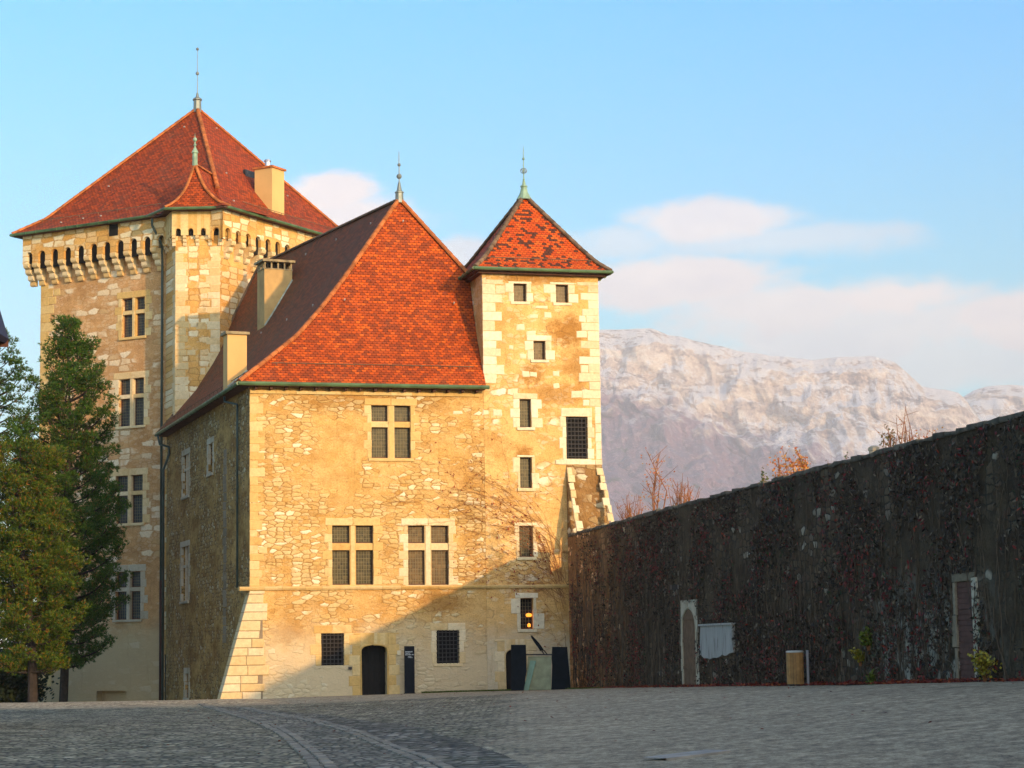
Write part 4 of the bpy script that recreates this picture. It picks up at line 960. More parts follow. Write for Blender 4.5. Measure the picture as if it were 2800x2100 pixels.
def setts(mb, C, off, w=.16, L=.34, hgt=.035):
    acc = 0; 
    for a, b in zip(C, C[1:]):
        seg = (b - a).length
        n = max(1, round(seg / L)); t = (b - a).normalized(); s = Vector((t.y, -t.x, 0)).normalized()
        for k in range(n):
            c = lerp(a, b, (k + .5) / n) + s * (off + R.uniform(-.01, .01)); hl = seg / n / 2 - .012; h = hgt + R.uniform(-.008, .012)
            z = gdrop(c.x, c.y).z
            vs = [];
            for zz, e in ((z - .05, 0), (z + h - .012, 0), (z + h, .018)):
                for u, v in ((-1, -1), (1, -1), (1, 1), (-1, 1)): q = c + t * u * (hl - e) + s * v * (w / 2 - e); vs.append((q.x, q.y, zz))
            mb.add(vs, [(0, 1, 5, 4), (1, 2, 6, 5), (2, 3, 7, 6), (3, 0, 4, 7), (4, 5, 9, 8), (5, 6, 10, 9), (6, 7, 11, 10), (7, 4, 8, 11), (8, 9, 10, 11)])
kb = MB()
for C in (b1, b2c): setts(kb, C, -.1); setts(kb, C, .1)
struct(kb.build('kerb', M['sett'], recalc=True))
# loose pale slab let into the gravel
sl = MB(); A_, B2_ = ghit(1822, 2080), ghit(1998, 2058); t = (B2_ - A_).normalized(); s = Vector((t.y, -t.x, 0))
sl.add([tuple(A_ + Vector((0, 0, .03))), tuple(B2_ + Vector((0, 0, .03))), tuple(B2_ - s * .5 + Vector((0, 0, .03))), tuple(A_ - s * .5 + Vector((0, 0, .03))), tuple(A_ - Vector((0, 0, .05))), tuple(B2_ - Vector((0, 0, .05)))], [(0, 1, 2, 3), (0, 1, 5, 4)])
struct(sl.build('paving_slab', simple('pale_slab', (.27, .26, .23), .8, .3, 3, bmp=.01)))
for (px_, py_, w_) in ((1530, 1985, .8), (2400, 1930, 1.0), (2150, 1938, .9)): pass
# gravel strip toned for the sunlit band / worn wheel tracks are in the ground material
# ================================================================== COURTYARD WALL
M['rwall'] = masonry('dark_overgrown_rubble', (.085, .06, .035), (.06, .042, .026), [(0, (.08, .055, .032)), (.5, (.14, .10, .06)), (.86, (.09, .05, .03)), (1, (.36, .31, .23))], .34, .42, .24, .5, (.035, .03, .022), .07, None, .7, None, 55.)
WZ = 6.95; WT = .95; WL = 97.
ywall = thing('courtyard_wall', 'tall grey rubble courtyard wall overgrown with bare creeper, running from the square tower to the right edge', 'wall', (WJ.x, WJ.y, 0), math.atan2(WD.y, WD.x))
wrot = math.atan2(WD.y, WD.x)
# local frame: x along the wall toward the camera, outward (left) side
sgn = -1 if (Vector((-WD.y, WD.x, 0)) - WN).length > .1 else 1
frW = lambda a, d, z: (a, sgn * d, z)
def wfac(px, py):
    p = hitp(px, py, WJ, WN) - WJ; return p.dot(WD), p.z
def wrect(px0, px1, py0, py1):
    a0, _ = wfac(px0, (py0 + py1) / 2); a1, _ = wfac(px1, (py0 + py1) / 2); z1 = wfac((px0 + px1) / 2, py0)[1]; z0 = wfac((px0 + px1) / 2, py1)[1]; return a0, a1, z0, z1
wwld = lambda a, d, z: WJ + WD * a + WN * d + Vector((0, 0, z))
D1 = wrect(1867, 1905, 1662, 1872); D2 = wrect(2618, 2665, 1590, 1862)
rw = MB(); wallgrid(rw, frW, -.3, WL, -1.5, WZ, [(*D1, .4), (*D2, .4)])
rw.quad(frW(-.3, -WT, -1.5), frW(WL, -WT, -1.5), frW(WL, -WT, WZ), frW(-.3, -WT, WZ)); rw.quad(frW(-.3, 0, WZ), frW(WL, 0, WZ), frW(WL, -WT, WZ), frW(-.3, -WT, WZ))
rw.quad(frW(WL, 0, -1.5), frW(WL, -WT, -1.5), frW(WL, -WT, WZ), frW(WL, 0, WZ))
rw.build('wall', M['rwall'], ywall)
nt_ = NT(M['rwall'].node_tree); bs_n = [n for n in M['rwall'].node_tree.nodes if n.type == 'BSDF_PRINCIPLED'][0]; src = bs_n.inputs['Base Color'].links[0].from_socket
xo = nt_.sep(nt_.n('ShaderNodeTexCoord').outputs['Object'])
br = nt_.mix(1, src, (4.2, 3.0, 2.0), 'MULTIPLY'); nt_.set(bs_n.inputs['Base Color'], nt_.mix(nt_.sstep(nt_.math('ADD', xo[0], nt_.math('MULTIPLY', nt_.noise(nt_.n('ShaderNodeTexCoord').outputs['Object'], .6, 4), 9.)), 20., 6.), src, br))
src = bs_n.inputs['Base Color'].links[0].from_socket; nm_ = nt_.noise(nt_.n('ShaderNodeTexCoord').outputs['Object'], 1.7, 5, .7)
pd = nt_.math('MULTIPLY', nt_.math('MULTIPLY', nt_.sstep(nt_.math('ABSOLUTE', nt_.math('SUBTRACT', xo[0], 45.)), 6., 2.), nt_.sstep(xo[2], 4.2, 1.5)), nt_.sstep(nm_, .46, .56))
nt_.set(bs_n.inputs['Base Color'], nt_.mix(pd, src, (.34, .31, .25)))
cp_ = MB(); a = 0
while a < WL - .5:
    w = R.uniform(.5, .95); h = R.uniform(.05, .12); block(cp_, frW, a, a + w - .02, WZ - .03, WZ + h, -WT - .03, .06, .03, .03); a += w
cp_.build('coping', simple('mossy_coping', (.11, .095, .07), .9, .5, 3, bmp=.02, island=.3), ywall)
M['slate_door'] = simple('red_brown_planks', (.11, .048, .035), .75, .3, 4, bmp=.01)
M['brown_door'] = simple('brown_planks', (.14, .085, .05), .75, .3, 4, bmp=.01)
d1 = archdoor(ywall, frW, *D1, rise=.75, jw=.28, top=.3, mat='greyst', name='doorway', leaf='brown_door', dd=.02, depth=.38, leafdepth=.07, ogive=True); d1['label'] = 'narrow round-arched brown door in the ivy-covered wall'
sd = MB(); surround(sd, frW, *D2, jw=(.16, .3), bh=.8, lint=.22, d=.03, over=.02); d2 = sd.build('doorway', M['darkst'], ywall)
jm = MB()
for q_ in range(5): block(jm, frW, D2[1] + .01, D2[1] + R.uniform(.2, .42), D2[2] + q_ * .52, D2[2] + q_ * .52 + .5, 0, .06, .03, .03)
jm.build('plaster_jamb', M['greyst'], d2); d2['label'] = 'tall square-headed door of red-brown boards in the wall'
lf = MB(); n = 18
for i in range(n): lf.box(D2[0], D2[1], -.07, -.03, lerp(D2[2], D2[3], i / n) + .006, lerp(D2[2], D2[3], (i + 1) / n) - .006, frW)
lf.box(D2[0], D2[1], -.3, -.075, D2[2], D2[3], frW); lf.build('door', M['slate_door'], d2)
# pale remnant of plaster with rounded foot
pz = [wfac(*p) for p in ((1922, 1712), (2009, 1708), (2011, 1784), (2002, 1786), (1995, 1792), (1987, 1793), (1982, 1789), (1976, 1795), (1966, 1799), (1957, 1798), (1948, 1803), (1940, 1799), (1932, 1800), (1925, 1792), (1920, 1789))]
pl = MB(); pl.prism(pz, lambda a, z, h: frW(a, h, z), -.02, .10); pl.prism([(pz[0][0] - .1, pz[0][1]), (pz[1][0] + .1, pz[1][1]), (pz[1][0] + .1, pz[1][1] + .07), (pz[0][0] - .1, pz[0][1] + .07)], lambda a, z, h: frW(a, h, z), -.02, .16)
m, N, b = newmat('streaked_plaster'); co = N.n('ShaderNodeTexCoord').outputs['Object']; S = N.sep(co)
stt = N.noise(N.comb(N.math('MULTIPLY', S[0], 3.2), N.math('MULTIPLY', S[2], .6)), 1.5, 4, .6)
N.set(b.inputs['Base Color'], N.ramp(stt, [(.3, (.42, .40, .37)), (.56, (.34, .33, .30)), (.66, (.16, .15, .14)), (.8, (.30, .29, .27))])); b.inputs['Roughness'].default_value = .9
pp_ = pl.build('plaster_patch', m, ywall)
# wall spotlight
a_, z_ = wfac(1866, 1606); sp = MB(); sp.tube([frW(a_, 0, z_ + .05), frW(a_, .3, z_ + .05)], .02, 6); sp.box(a_ - .16, a_ + .16, .22, .46, z_ - .08, z_ + .1, frW); spo = sp.build('spotlight', M['iron'], ywall)
s2 = MB(); s2.box(a_ - .13, a_ + .13, .20, .215, z_ - .06, z_ + .09, frW); s2.build('lens', simple('white_lens', (.7, .7, .68), .4, .05), spo)
# terrace held up by the wall
te = MB(); 
for k, (dd, z) in enumerate(((WT + .02, 6.0), (WT + 3, 6.1), (WT + 14, 5.4), (WT + 40, 2), (WT + 160, -8))):
    for a in range(0, 12): p = wwld(-60 + a * 14.5, -dd, z); te.v.append(tuple(p))
for k in range(4):
    for a in range(11): te.f.append((k * 12 + a, k * 12 + a + 1, (k + 1) * 12 + a + 1, (k + 1) * 12 + a)); te.m.append(0)
struct(te.build('terrace', simple('rough_grass_bank', (.07, .06, .03), .95, .4, 1.5, bmp=.05)))

# ================================================================== LIGHT, SKY
AZ, EL = rad(37), rad(12.3)
sun_d = bpy.data.lights.new('sun', 'SUN'); sun = bpy.data.objects.new('sun', sun_d); COL.objects.link(sun)
sd_ = Vector((math.sin(AZ) * math.cos(EL), -math.cos(AZ) * math.cos(EL), math.sin(EL)))
sun.rotation_euler = sd_.to_track_quat('Z', 'Y').to_euler(); sun_d.energy = 2.5; sun_d.angle = rad(.9); sun_d.color = (1, .60, .25)
wd = bpy.data.worlds.new('World'); sc.world = wd; wd.use_nodes = True; nt = wd.node_tree; nt.nodes.clear(); N = NT(nt)
out = N.n('ShaderNodeOutputWorld'); bg = N.n('ShaderNodeBackground'); nt.links.new(bg.outputs[0], out.inputs[0])
sky = N.n('ShaderNodeTexSky', sky_type='NISHITA'); sky.sun_disc = False; sky.sun_elevation = EL; sky.sun_rotation = math.pi - AZ
sky.air_density = 1.0; sky.dust_density = .6; sky.ozone_density = 1.0; sky.altitude = 400
tc = N.n('ShaderNodeTexCoord').outputs['Generated']; D = N.sep(tc)
az = N.math('ARCTAN2', D[0], D[1]); el = N.math('ARCSINE', D[2])
skyc = N.mix(1, sky.outputs[0], N.ramp(N.math('MULTIPLY', el, 2.0), SKYTINT), 'MULTIPLY')
def ae(px, py): d = ray(px, py); return math.atan2(d.x, d.y), math.asin(d.z)
nv = N.comb(N.math('MULTIPLY', az, 1.0), N.math('MULTIPLY', el, 1.7), 0)
n1 = N.noise(nv, 17, 10, .62); n2 = N.noise(nv, 6, 3, .5)
cm_ = None
for (cx, cy, rx, ry, fl, dn) in ((900, 520, 140, 60, 1, .95), (980, 600, 180, 90, 1, .9), (1260, 700, 130, 60, 1, .7), (1940, 600, 280, 66, 1, .85), (2100, 650, 380, 50, 1, .5), (1850, 760, 360, 85, 1, .9), (2150, 830, 420, 85, 1, .85), (2450, 810, 280, 70, 1, .9), (2400, 880, 800, 110, 1, .75), (2300, 980, 1000, 130, 1, .62), (2780, 860, 330, 95, 1, .9), (1700, 650, 200, 60, 1, .5), (3500, 760, 500, 110, 1, .8), (-900, 800, 500, 80, 1, .8)):
    a0, e0 = ae(cx, cy); a1, e1 = ae(cx + rx, cy); a2, e2_ = ae(cx, cy - ry)
    dx = N.math('DIVIDE', N.math('SUBTRACT', az, a0), abs(a1 - a0)); dy = N.math('DIVIDE', N.math('SUBTRACT', el, e0), abs(e2_ - e0))
    dy = N.math('MULTIPLY', dy, N.sstep(dy, -.2, .2, .75, 1.25))
    dd = N.math('SQRT', N.math('ADD', N.math('MULTIPLY', dx, dx), N.math('MULTIPLY', dy, dy)))
    v = N.math('ADD', dd, N.math('ADD', N.math('MULTIPLY', N.math('SUBTRACT', n1, .5), 2.6), N.math('MULTIPLY', N.math('SUBTRACT', n2, .5), .8)))
    mk = N.math('MULTIPLY', N.sstep(v, 1.2, .45), dn)
    cm_ = mk if cm_ is None else N.math('MAXIMUM', cm_, mk)
cc = N.mix(N.sstep(el, .10, .24), CLOUDLO, CLOUDHI)
cc = N.mix(1, cc, N.ramp(n1, [(.34, (.86, .87, .93)), (.6, (1.05, 1.02, 1.0))]), 'MULTIPLY')
sdn = N.n('ShaderNodeVectorMath', operation='DOT_PRODUCT'); N.set(sdn.inputs[0], tc); sdn.inputs[1].default_value = tuple(sd_)
glow = N.math('POWER', N.math('MAXIMUM', sdn.outputs['Value'], 0.0), 2.0)
skyc = N.mix(1, skyc, N.mix(1, GLOW, N.comb(glow, glow, glow), 'MULTIPLY'), 'ADD')        # sunset glow round the sun, behind the viewer
N.set(bg.inputs[0], N.mix(cm_, skyc, cc)); bg.inputs[1].default_value = SKYSTR
sc.view_settings.view_transform = 'Standard'; sc.view_settings.look = 'None'; sc.view_settings.exposure = EXPO; sc.view_settings.gamma = 1
sc.cycles.use_denoising = True; sc.cycles.max_bounces = 6; sc.cycles.volume_bounces = 0; sc.cycles.sample_clamp_indirect = 6
# ================================================================== MOUNTAINS AND AIR
def mountain(name, sil, DR, depth, hb, seed, mat, x0, x1, step=5):
    rowsT = [(-.45, 0.), (-.25, .45), (-.1, .8), (-.03, .97), (0, 1), (.012, .985), (.03, .955), (.05, .93), (.07, .87), (.09, .80), (.11, .745), (.13, .71), (.16, .68), (.19, .65), (.21, .60), (.24, .545), (.28, .51), (.33, .47), (.38, .43), (.44, .385), (.5, .34), (.56, .3), (.63, .255), (.7, .21), (.78, .155), (.87, .09), (1, -.02)]
    T = []
    for (a, za), (b, zb) in zip(rowsT, rowsT[1:]):
        k = max(1, int((b - a) / .0065)) if a >= 0 else 2
        T += [(lerp(a, b, i / k), lerp(za, zb, i / k)) for i in range(k)]
    T.append(rowsT[-1]); cols = list(range(x0, x1, step)); mb = MB()
    for px_ in cols:
        r = pt(px_, interp(sil, px_), DR)
        for t, zf in T:
            Y = DR - t * depth; X = r.x * (1 - max(t, 0) * .22); z = r.z * zf
            p = Vector((X / 420, t * 5.5, seed)); q = Vector((X / 95, t * 16, seed + 5))
            amp = min(1, abs(t) * 9 + .10)
            rd = (1 - abs(noise.fractal(p, 1.0, 2.1, 4))) * 2 - 1.4
            w1 = noise.fractal(Vector((X / 300, z / 200, seed + 9)), .8, 2, 4)
            z2 = z + amp * (rd * 42 * hb + noise.fractal(q, .8, 2.1, 4) * 26 * hb) * (1 if t < .8 else (1 - t) * 5)
            mb.v.append((X + w1 * 35 * amp, Y + (w1 * 140 + noise.fractal(q, .8, 2, 3) * 50) * amp, z2))
    m = len(T)
    for i in range(len(cols) - 1):
        for j in range(m - 1): mb.f.append((i * m + j, (i + 1) * m + j, (i + 1) * m + j + 1, i * m + j + 1)); mb.m.append(0)
    return struct(mb.build(name, mat, recalc=False))
m, N, b = newmat('snowy_limestone_and_forest'); co = N.n('ShaderNodeTexCoord').outputs['Object']; S = N.sep(co)
geo = N.n('ShaderNodeNewGeometry'); nz = N.sep(geo.outputs['Normal'])[2]
k = N.vmath('MULTIPLY', co, (.001, .001, .001))
band = N.vmath('MULTIPLY', N.vmath('ADD', co, N.vmath('MULTIPLY', N.noise(k, 6, 4, .6, True), (0, 0, 160))), (.0022, .0022, .016))
f1 = N.noise(k, 9, 7, .65); f2 = N.noise(band, 2.2, 6, .7); f3 = N.noise(k, 60, 5, .7)
rock = N.ramp(N.math('ADD', N.math('MULTIPLY', f2, .6), N.math('MULTIPLY', f3, .4)), [(.40, (.26, .19, .19)), (.455, (.60, .46, .39)), (.51, (.80, .64, .53)), (.57, (.95, .84, .74))])
snow = N.sstep(N.math('ADD', N.math('ADD', N.math('ABSOLUTE', nz), N.math('MULTIPLY', N.math('SUBTRACT', f2, .5), 1.5)), N.math('MULTIPLY', N.math('SUBTRACT', f3, .5), 1.1)), .70, .76)
c = N.mix(snow, rock, (.95, .90, .90))
th = N.math('SUBTRACT', 960., N.math('MULTIPLY', N.math('SUBTRACT', S[0], 300.), .32))
ff = N.math('SUBTRACT', th, N.math('ADD', S[2], N.math('MULTIPLY', N.math('SUBTRACT', f1, .5), 620.)))
forest = N.mix(N.sstep(f1, .4, .6), (.28, .14, .20), (.17, .12, .21))
forest = N.mix(N.math('MULTIPLY', N.sstep(f3, .53, .57), .35), forest, (.70, .52, .56))
forest = N.mix(N.sstep(N.noise(k, 4.2, 5, .6), .6, .66), forest, (.035, .05, .045))
c = N.mix(N.sstep(ff, -60, 110), c, forest)
N.set(b.inputs['Base Color'], c); b.inputs['Roughness'].default_value = .95; b.inputs['Specular IOR Level'].default_value = .05
bump(N, b, N.math('ADD', f3, f2), .8, 30)
MT = m
SIL = [(700, 1300), (1000, 1100), (1200, 960), (1400, 925), (1560, 905), (1643, 901), (1700, 900), (1779, 898), (1800, 905), (1828, 918), (1860, 921), (1904, 931), (1940, 940), (1980, 948), (2012, 956), (2060, 964), (2100, 972), (2153, 977), (2220, 983), (2278, 977), (2330, 977), (2381, 975), (2415, 982), (2446, 991), (2473, 1013), (2500, 1038), (2522, 1059), (2555, 1064), (2590, 1064), (2620, 1072), (2640, 1090), (2652, 1110), (2680, 1150), (2720, 1220), (2800, 1330), (3000, 1500), (3200, 1650)]
mountain('mountain', SIL, 8200, 3500, 1.0, 1.3, MT, 700, 3150)
SIL2 = [(2300, 1500), (2450, 1330), (2560, 1170), (2600, 1110), (2636, 1083), (2660, 1069), (2696, 1056), (2730, 1053), (2766, 1052), (2800, 1055), (2900, 1050), (3100, 1090), (3400, 1200), (3700, 1400)]
m2 = simple('far_wooded_ridge', (.16, .15, .16), .95, .5, .004); 
mountain('distant_mountain', SIL2, 9900, 2500, .8, 7.7, MT, 2300, 3700, 10)
hz = MB(); hz.box(-7500, 7500, -60, 10900, -16, 1400)
m = bpy.data.materials.new('pale_air'); m.use_nodes = True; nt2 = m.node_tree; nt2.nodes.clear(); Nh = NT(nt2)
o_ = Nh.n('ShaderNodeOutputMaterial'); pv = Nh.n('ShaderNodeVolumePrincipled'); nt2.links.new(pv.outputs[0], o_.inputs['Volume'])
pv.inputs['Color'].default_value = HAZECOL; pv.inputs['Density'].default_value = HAZED; pv.inputs['Anisotropy'].default_value = HAZEG
if HAZED > 0:
    ho = hz.build('haze', m); ho['kind'] = 'stuff'; ho['label'] = 'thin pale air over the valley in front of the mountain'; ho['category'] = 'haze'

# ================================================================== TREES
def leafmat(name, cols, rough=.6, trans=.0):
    m, N, b = newmat(name); r = N.n('ShaderNodeNewGeometry').outputs['Random Per Island']
    N.set(b.inputs['Base Color'], N.ramp(r, cols)); b.inputs['Roughness'].default_value = rough; b.inputs['Specular IOR Level'].default_value = .25; return m
M['needle'] = leafmat('pine_needles', [(0, (.010, .04, .005)), (.35, (.028, .085, .006)), (.7, (.05, .12, .008)), (.93, (.09, .14, .010)), (.97, (.15, .065, .012)), (1, (.20, .09, .02))])
M['needle2'] = leafmat('sunlit_pine_needles', [(0, (.014, .045, .004)), (.3, (.035, .085, .005)), (.6, (.075, .125, .006)), (.86, (.14, .155, .008)), (.94, (.22, .09, .012)), (1, (.30, .10, .02))])  # sunlit yellow-green put into the needle colour, with some brown needles
M['bark'] = simple('grey_brown_bark', (.035, .027, .022), .9, .4, 6, bmp=.03)
def tuft(mb, c, d, r, n=11, w=.018):
    a = d.orthogonal().normalized(); b_ = d.cross(a)
    for i in range(n):
        an = R.uniform(0, 6.283); sp = R.uniform(.25, 1.0); v = (d * (1.05 - sp * .55) + (a * math.cos(an) + b_ * math.sin(an)) * sp).normalized(); L = r * R.uniform(.7, 1.15)
        s = v.cross(Vector((R.uniform(-1, 1), R.uniform(-1, 1), R.uniform(-1, 1)))).normalized() * w
        o = len(mb.v); mb.v += [tuple(c - s), tuple(c + s), tuple(c + v * L + s * .4), tuple(c + v * L - s * .4)]; mb.f.append((o, o + 1, o + 2, o + 3)); mb.m.append(0)
def pine(label, base, H, prof, mat, z0=2.6, gap=.5, per=5, dens=1., axis=(0, 0), trunk=.26, open_=0., group='pines in front of the keep', rp=.42):
    t = thing('pine_tree', label, 'tree', base, 0, group)
    tk = MB(); ax = lambda z: Vector((axis[0] * z / H + .12 * math.sin(z * .5), axis[1] * z / H + .1 * math.cos(z * .4), z))
    tk.tube([ax(z * H / 14) - Vector((0, 0, .4 if z == 0 else 0)) for z in range(15)], [trunk * (1 - .93 * (k / 14) ** 1.1) for k in range(15)], 9)
    lf = MB(); z = z0; a0 = 0
    while z < H - .25:
        f = z / H; rr = interp(prof, f); n = per if f < .93 else 3
        for k in range(n):
            a0 += 6.283 / n * R.uniform(.75, 1.25) + .4 / n; an = a0; L = rr * (R.uniform(.78, 1.22) if R.random() < .6 else R.uniform(.4, .8))
            if R.random() < open_: continue
            up = lerp(.05, .9, f ** 1.6) + R.uniform(-.1, .12); o = ax(z); dr = Vector((math.cos(an), math.sin(an), 0)); sd = Vector((-dr.y, dr.x, 0)); pts = []
            for s in range(7): u = s / 6; pts.append(o + dr * L * u + sd * .12 * L * math.sin(u * 3 + an) + Vector((0, 0, L * (up * u * .8 + .22 * u * u - .08 * math.sin(u * 3)))))
            tk.tube(pts, [lerp(.055, .012, s / 6) * (.5 + L * .25) for s in range(7)], 4, False)
            m = max(2, int(L * 2.6 * dens))
            for q in range(m):
                u = lerp(.38, 1., (q + R.random() * .6) / m) if q else 1.; u = min(1, u); i = min(5, int(u * 6)); p = lerp(pts[i], pts[i + 1], u * 6 - i)
                e = p + sd * R.uniform(-1, 1) * (.45 * L * (1.15 - u)) + Vector((0, 0, R.uniform(.0, .28)))
                tk.tube([p, lerp(p, e, .5) - Vector((0, 0, .03)), e], [.02, .014, .009], 3, False)
                r_ = rp * R.uniform(.65, 1.2); nn = int(30 * (r_ / .42) ** 2)
                for w in range(nn):
                    v = Vector((R.gauss(0, 1), R.gauss(0, 1), R.gauss(0, 1))).normalized() * (R.random() ** .4); c = e + Vector((v.x * r_, v.y * r_, v.z * r_ * .62))
                    d = (v * .8 + Vector((0, 0, .8)) + dr * .3).normalized(); tuft(lf, c, d, R.uniform(.13, .2), 7, .019)
        z += gap * R.uniform(.7, 1.25)
    tk.build('trunk', M['bark'], t, recalc=False); lf.build('crown', mat, t, recalc=False); return t
def base_at(px_, Y):
    p = pt(px_, 1900, Y); return gdrop(p.x, p.y)
bA = base_at(168, 117); HA = pt(177, 885, 117).z - bA.z
PA = [(0, 1.2), (.12, 1.6), (.18, 2.6), (.3, 3.2), (.42, 3.1), (.55, 2.8), (.68, 2.4), (.8, 1.8), (.9, 1.1), (.96, .6), (1, .2)]
tA = pine('tall dark green pine with a pointed crown standing against the keep wall', bA, HA, PA, M['needle'], 3.0, .62, 6, 1.0, (.25, 0), rp=.48)
bB = base_at(88, 105.5); HB = pt(45, 1215, 105.5).z - bB.z
PB_ = [(0, 1.1), (.2, 1.8), (.32, 2.2), (.5, 2.4), (.7, 2.1), (.86, 1.5), (.95, .9), (1, .3)]
pine('shorter sunlit yellow-green pine just left of the tall dark pine', bB, HB, PB_, M['needle2'], 2.0, .62, 6, .95, (-.8, 0), rp=.52)
bC = base_at(-25, 112); HC = pt(-10, 915, 112).z - bC.z
PC = [(0, 2.0), (.3, 2.8), (.5, 2.6), (.7, 2.1), (.85, 1.3), (1, .4)]
pine('sparse pine cut by the left edge of the photo, branches open against the sky', bC, HC, PC, M['needle'], 3., .75, 6, .75, (0, 0), .26, .12, rp=.4)
# dark evergreen shrub at the foot of the pines
def shrub(name, label, cat, base, rad_, h, n, mat, leaf=.09, stems=14, group=None, up=.5, twig=None, lw=.5, sparse=False):
    t = thing(name, label, cat, base, 0, group); st = MB(); lf = MB()
    for k in range(stems):
        an = R.uniform(0, 6.283); rr = rad_ * math.sqrt(R.random()) * R.uniform(.5, 1.); top = Vector((rr * math.cos(an), rr * math.sin(an), h * R.uniform(.6, 1.) * (1 - .3 * rr / max(.01, rad_)))); mid = top * .5 + Vector((R.gauss(0, .05) * h, R.gauss(0, .05) * h, h * .06)); pts = [Vector((R.gauss(0, .04) * rad_, R.gauss(0, .04) * rad_, -.1)), mid * .5, mid, lerp(mid, top, .5) + Vector((R.gauss(0, .03), R.gauss(0, .03), 0)), top]
        r0 = .006 + .006 * h; st.tube(pts, [r0, r0 * .8, r0 * .65, r0 * .5, r0 * .25], 4, False)
        if twig:
            for q in range(twig):
                u = R.uniform(.3, .95); i = min(3, int(u * 4)); p = lerp(pts[i], pts[i + 1], u * 4 - i); e = p + Vector((R.gauss(0, .16), R.gauss(0, .16), R.uniform(.08, .35))) * h * .35; st.tube([p, e], [r0 * .4, r0 * .2], 3, False)
                if R.random() < .5: pts_l = e
        for q in range(n // stems):
            u = R.uniform(.3 if not sparse else .45, 1.); i = min(3, int(u * 4)); p = lerp(pts[i], pts[i + 1], u * 4 - i) + Vector((R.gauss(0, 1), R.gauss(0, 1), R.gauss(0, .8))) * (rad_ * .16 if not sparse else .06 * h)
            a = Vector((R.gauss(0, 1), R.gauss(0, 1), R.gauss(0, .7))).normalized() * leaf * R.uniform(.6, 1.2); b_ = a.orthogonal().normalized() * leaf * lw; o = len(lf.v)
            lf.v += [tuple(p), tuple(p + a * .5 + b_), tuple(p + a), tuple(p + a * .5 - b_)]; lf.f.append((o, o + 1, o + 2, o + 3)); lf.m.append(0)
    st.build('stems', M['twig'], t, recalc=False)
    if lf.v: lf.build('leaves', mat, t, recalc=False)
    return t
M['twig'] = simple('red_brown_twigs', (.30, .12, .045), .8, .3, 3)
M['lf_dark'] = leafmat('dark_evergreen_leaf', [(0, (.008, .018, .006)), (1, (.03, .045, .015))])
M['lf_green'] = leafmat('green_leaf', [(0, (.03, .06, .01)), (.7, (.08, .11, .02)), (1, (.16, .12, .02))])
M['lf_orange'] = leafmat('orange_leaf', [(0, (.34, .08, .02)), (.5, (.48, .17, .035)), (1, (.50, .30, .06))])
M['lf_yellow'] = leafmat('yellow_leaf', [(0, (.12, .12, .015)), (.6, (.34, .27, .025)), (1, (.42, .36, .05))])
M['lf_olive'] = leafmat('olive_leaf', [(0, (.05, .05, .015)), (.6, (.12, .10, .02)), (1, (.28, .12, .03))])
bs_ = base_at(-10, 122); shrub('evergreen_shrub', 'dark evergreen bush at the foot of the pines, cut by the left edge', 'shrub', bs_, 3.0, 5.2, 22000, M['lf_dark'], .22, 70)
bt_ = base_at(128, 116.6)
# ================================================================== CREEPER ON THE COURTYARD WALL
def creeper():
    mb = MB(); rr = R
    ok = lambda a, z: not any(w[0] - .22 < a < w[1] + .12 and z < w[3] + .2 for w in (D1, D2)) and not (pz[0][0] - .05 < a < pz[1][0] + .1 and pz[7][1] - .1 < z < pz[0][1] + .08)
    dens = lambda a, z: noise.noise(Vector((a * .35, z * .3, 4))) * .9 + noise.noise(Vector((a * 1.3, z * .9, 8))) * .6
    for k in range(700):
        a = rr.uniform(.1, 64); z = rr.uniform(-.6, 1.5) if rr.random() < .75 else rr.uniform(1, 4); top = rr.uniform(2.5, 7.0); pts = []; dr = rr.gauss(0, .12)
        while z < top:
            if ok(a, z): pts.append(frW(a, rr.uniform(.01, .07), z))
            else:
                if len(pts) > 2: break
            a += dr * .35 + rr.gauss(0, .07); dr += rr.gauss(0, .09); dr *= .9; z += .3
        if len(pts) > 2:
            r0 = rr.uniform(.006, .02); mb.tube(pts, [r0 * (1 - .7 * i / len(pts)) for i in range(len(pts))], 4, False, mi=0)
    for k in range(78000):
        a = 62 * (rr.random() ** .8); z = rr.uniform(-.6, WZ - .02)
        dn = dens(a, z)
        near = math.exp(-a / 6)
        if rr.random() > .62 + dn * 2.4 - near * .4 or not ok(a, z): continue
        d = rr.uniform(.02, .16); L = rr.uniform(.04, .085)
        red = noise.noise(Vector((a * .5, z * .45, 20))) + near * .35
        u = rr.random()
        mi = 2 if u < .08 + max(0, red) * .7 + near * .12 else (3 if u > .93 and noise.noise(Vector((a * .4, z * .4, 31))) > .1 else 1)
        t1 = Vector((rr.gauss(0, 1), rr.gauss(0, .6), rr.gauss(0, 1.3))).normalized() * L; t2 = t1.cross(Vector((rr.gauss(0, .5), 1, rr.gauss(0, .5)))).normalized() * L * rr.uniform(.3, .55)
        p = Vector(frW(a, d, z)); o = len(mb.v)
        mb.v += [tuple(p - t1), tuple(p - t2), tuple(p + t1), tuple(p + t2)]; mb.f.append((o, o + 1, o + 2, o + 3)); mb.m.append(mi)
    return mb
cr = creeper()
M['stemw'] = simple('grey_creeper_stem', (.10, .07, .045), .85, .4, 2, island=.4)
M['lf_dry'] = leafmat('dry_creeper', [(0, (.014, .010, .006)), (.5, (.05, .032, .018)), (.88, (.085, .055, .03)), (1, (.22, .17, .11))])
M['lf_red'] = leafmat('red_creeper_leaf', [(0, (.09, .010, .012)), (.6, (.20, .022, .022)), (1, (.32, .06, .03))])
M['lf_ivy'] = leafmat('ivy_leaf', [(0, (.015, .03, .01)), (1, (.05, .075, .02))])
co_ = cr.build('creeper', [M['stemw'], M['lf_dry'], M['lf_red'], M['lf_ivy']], recalc=False)
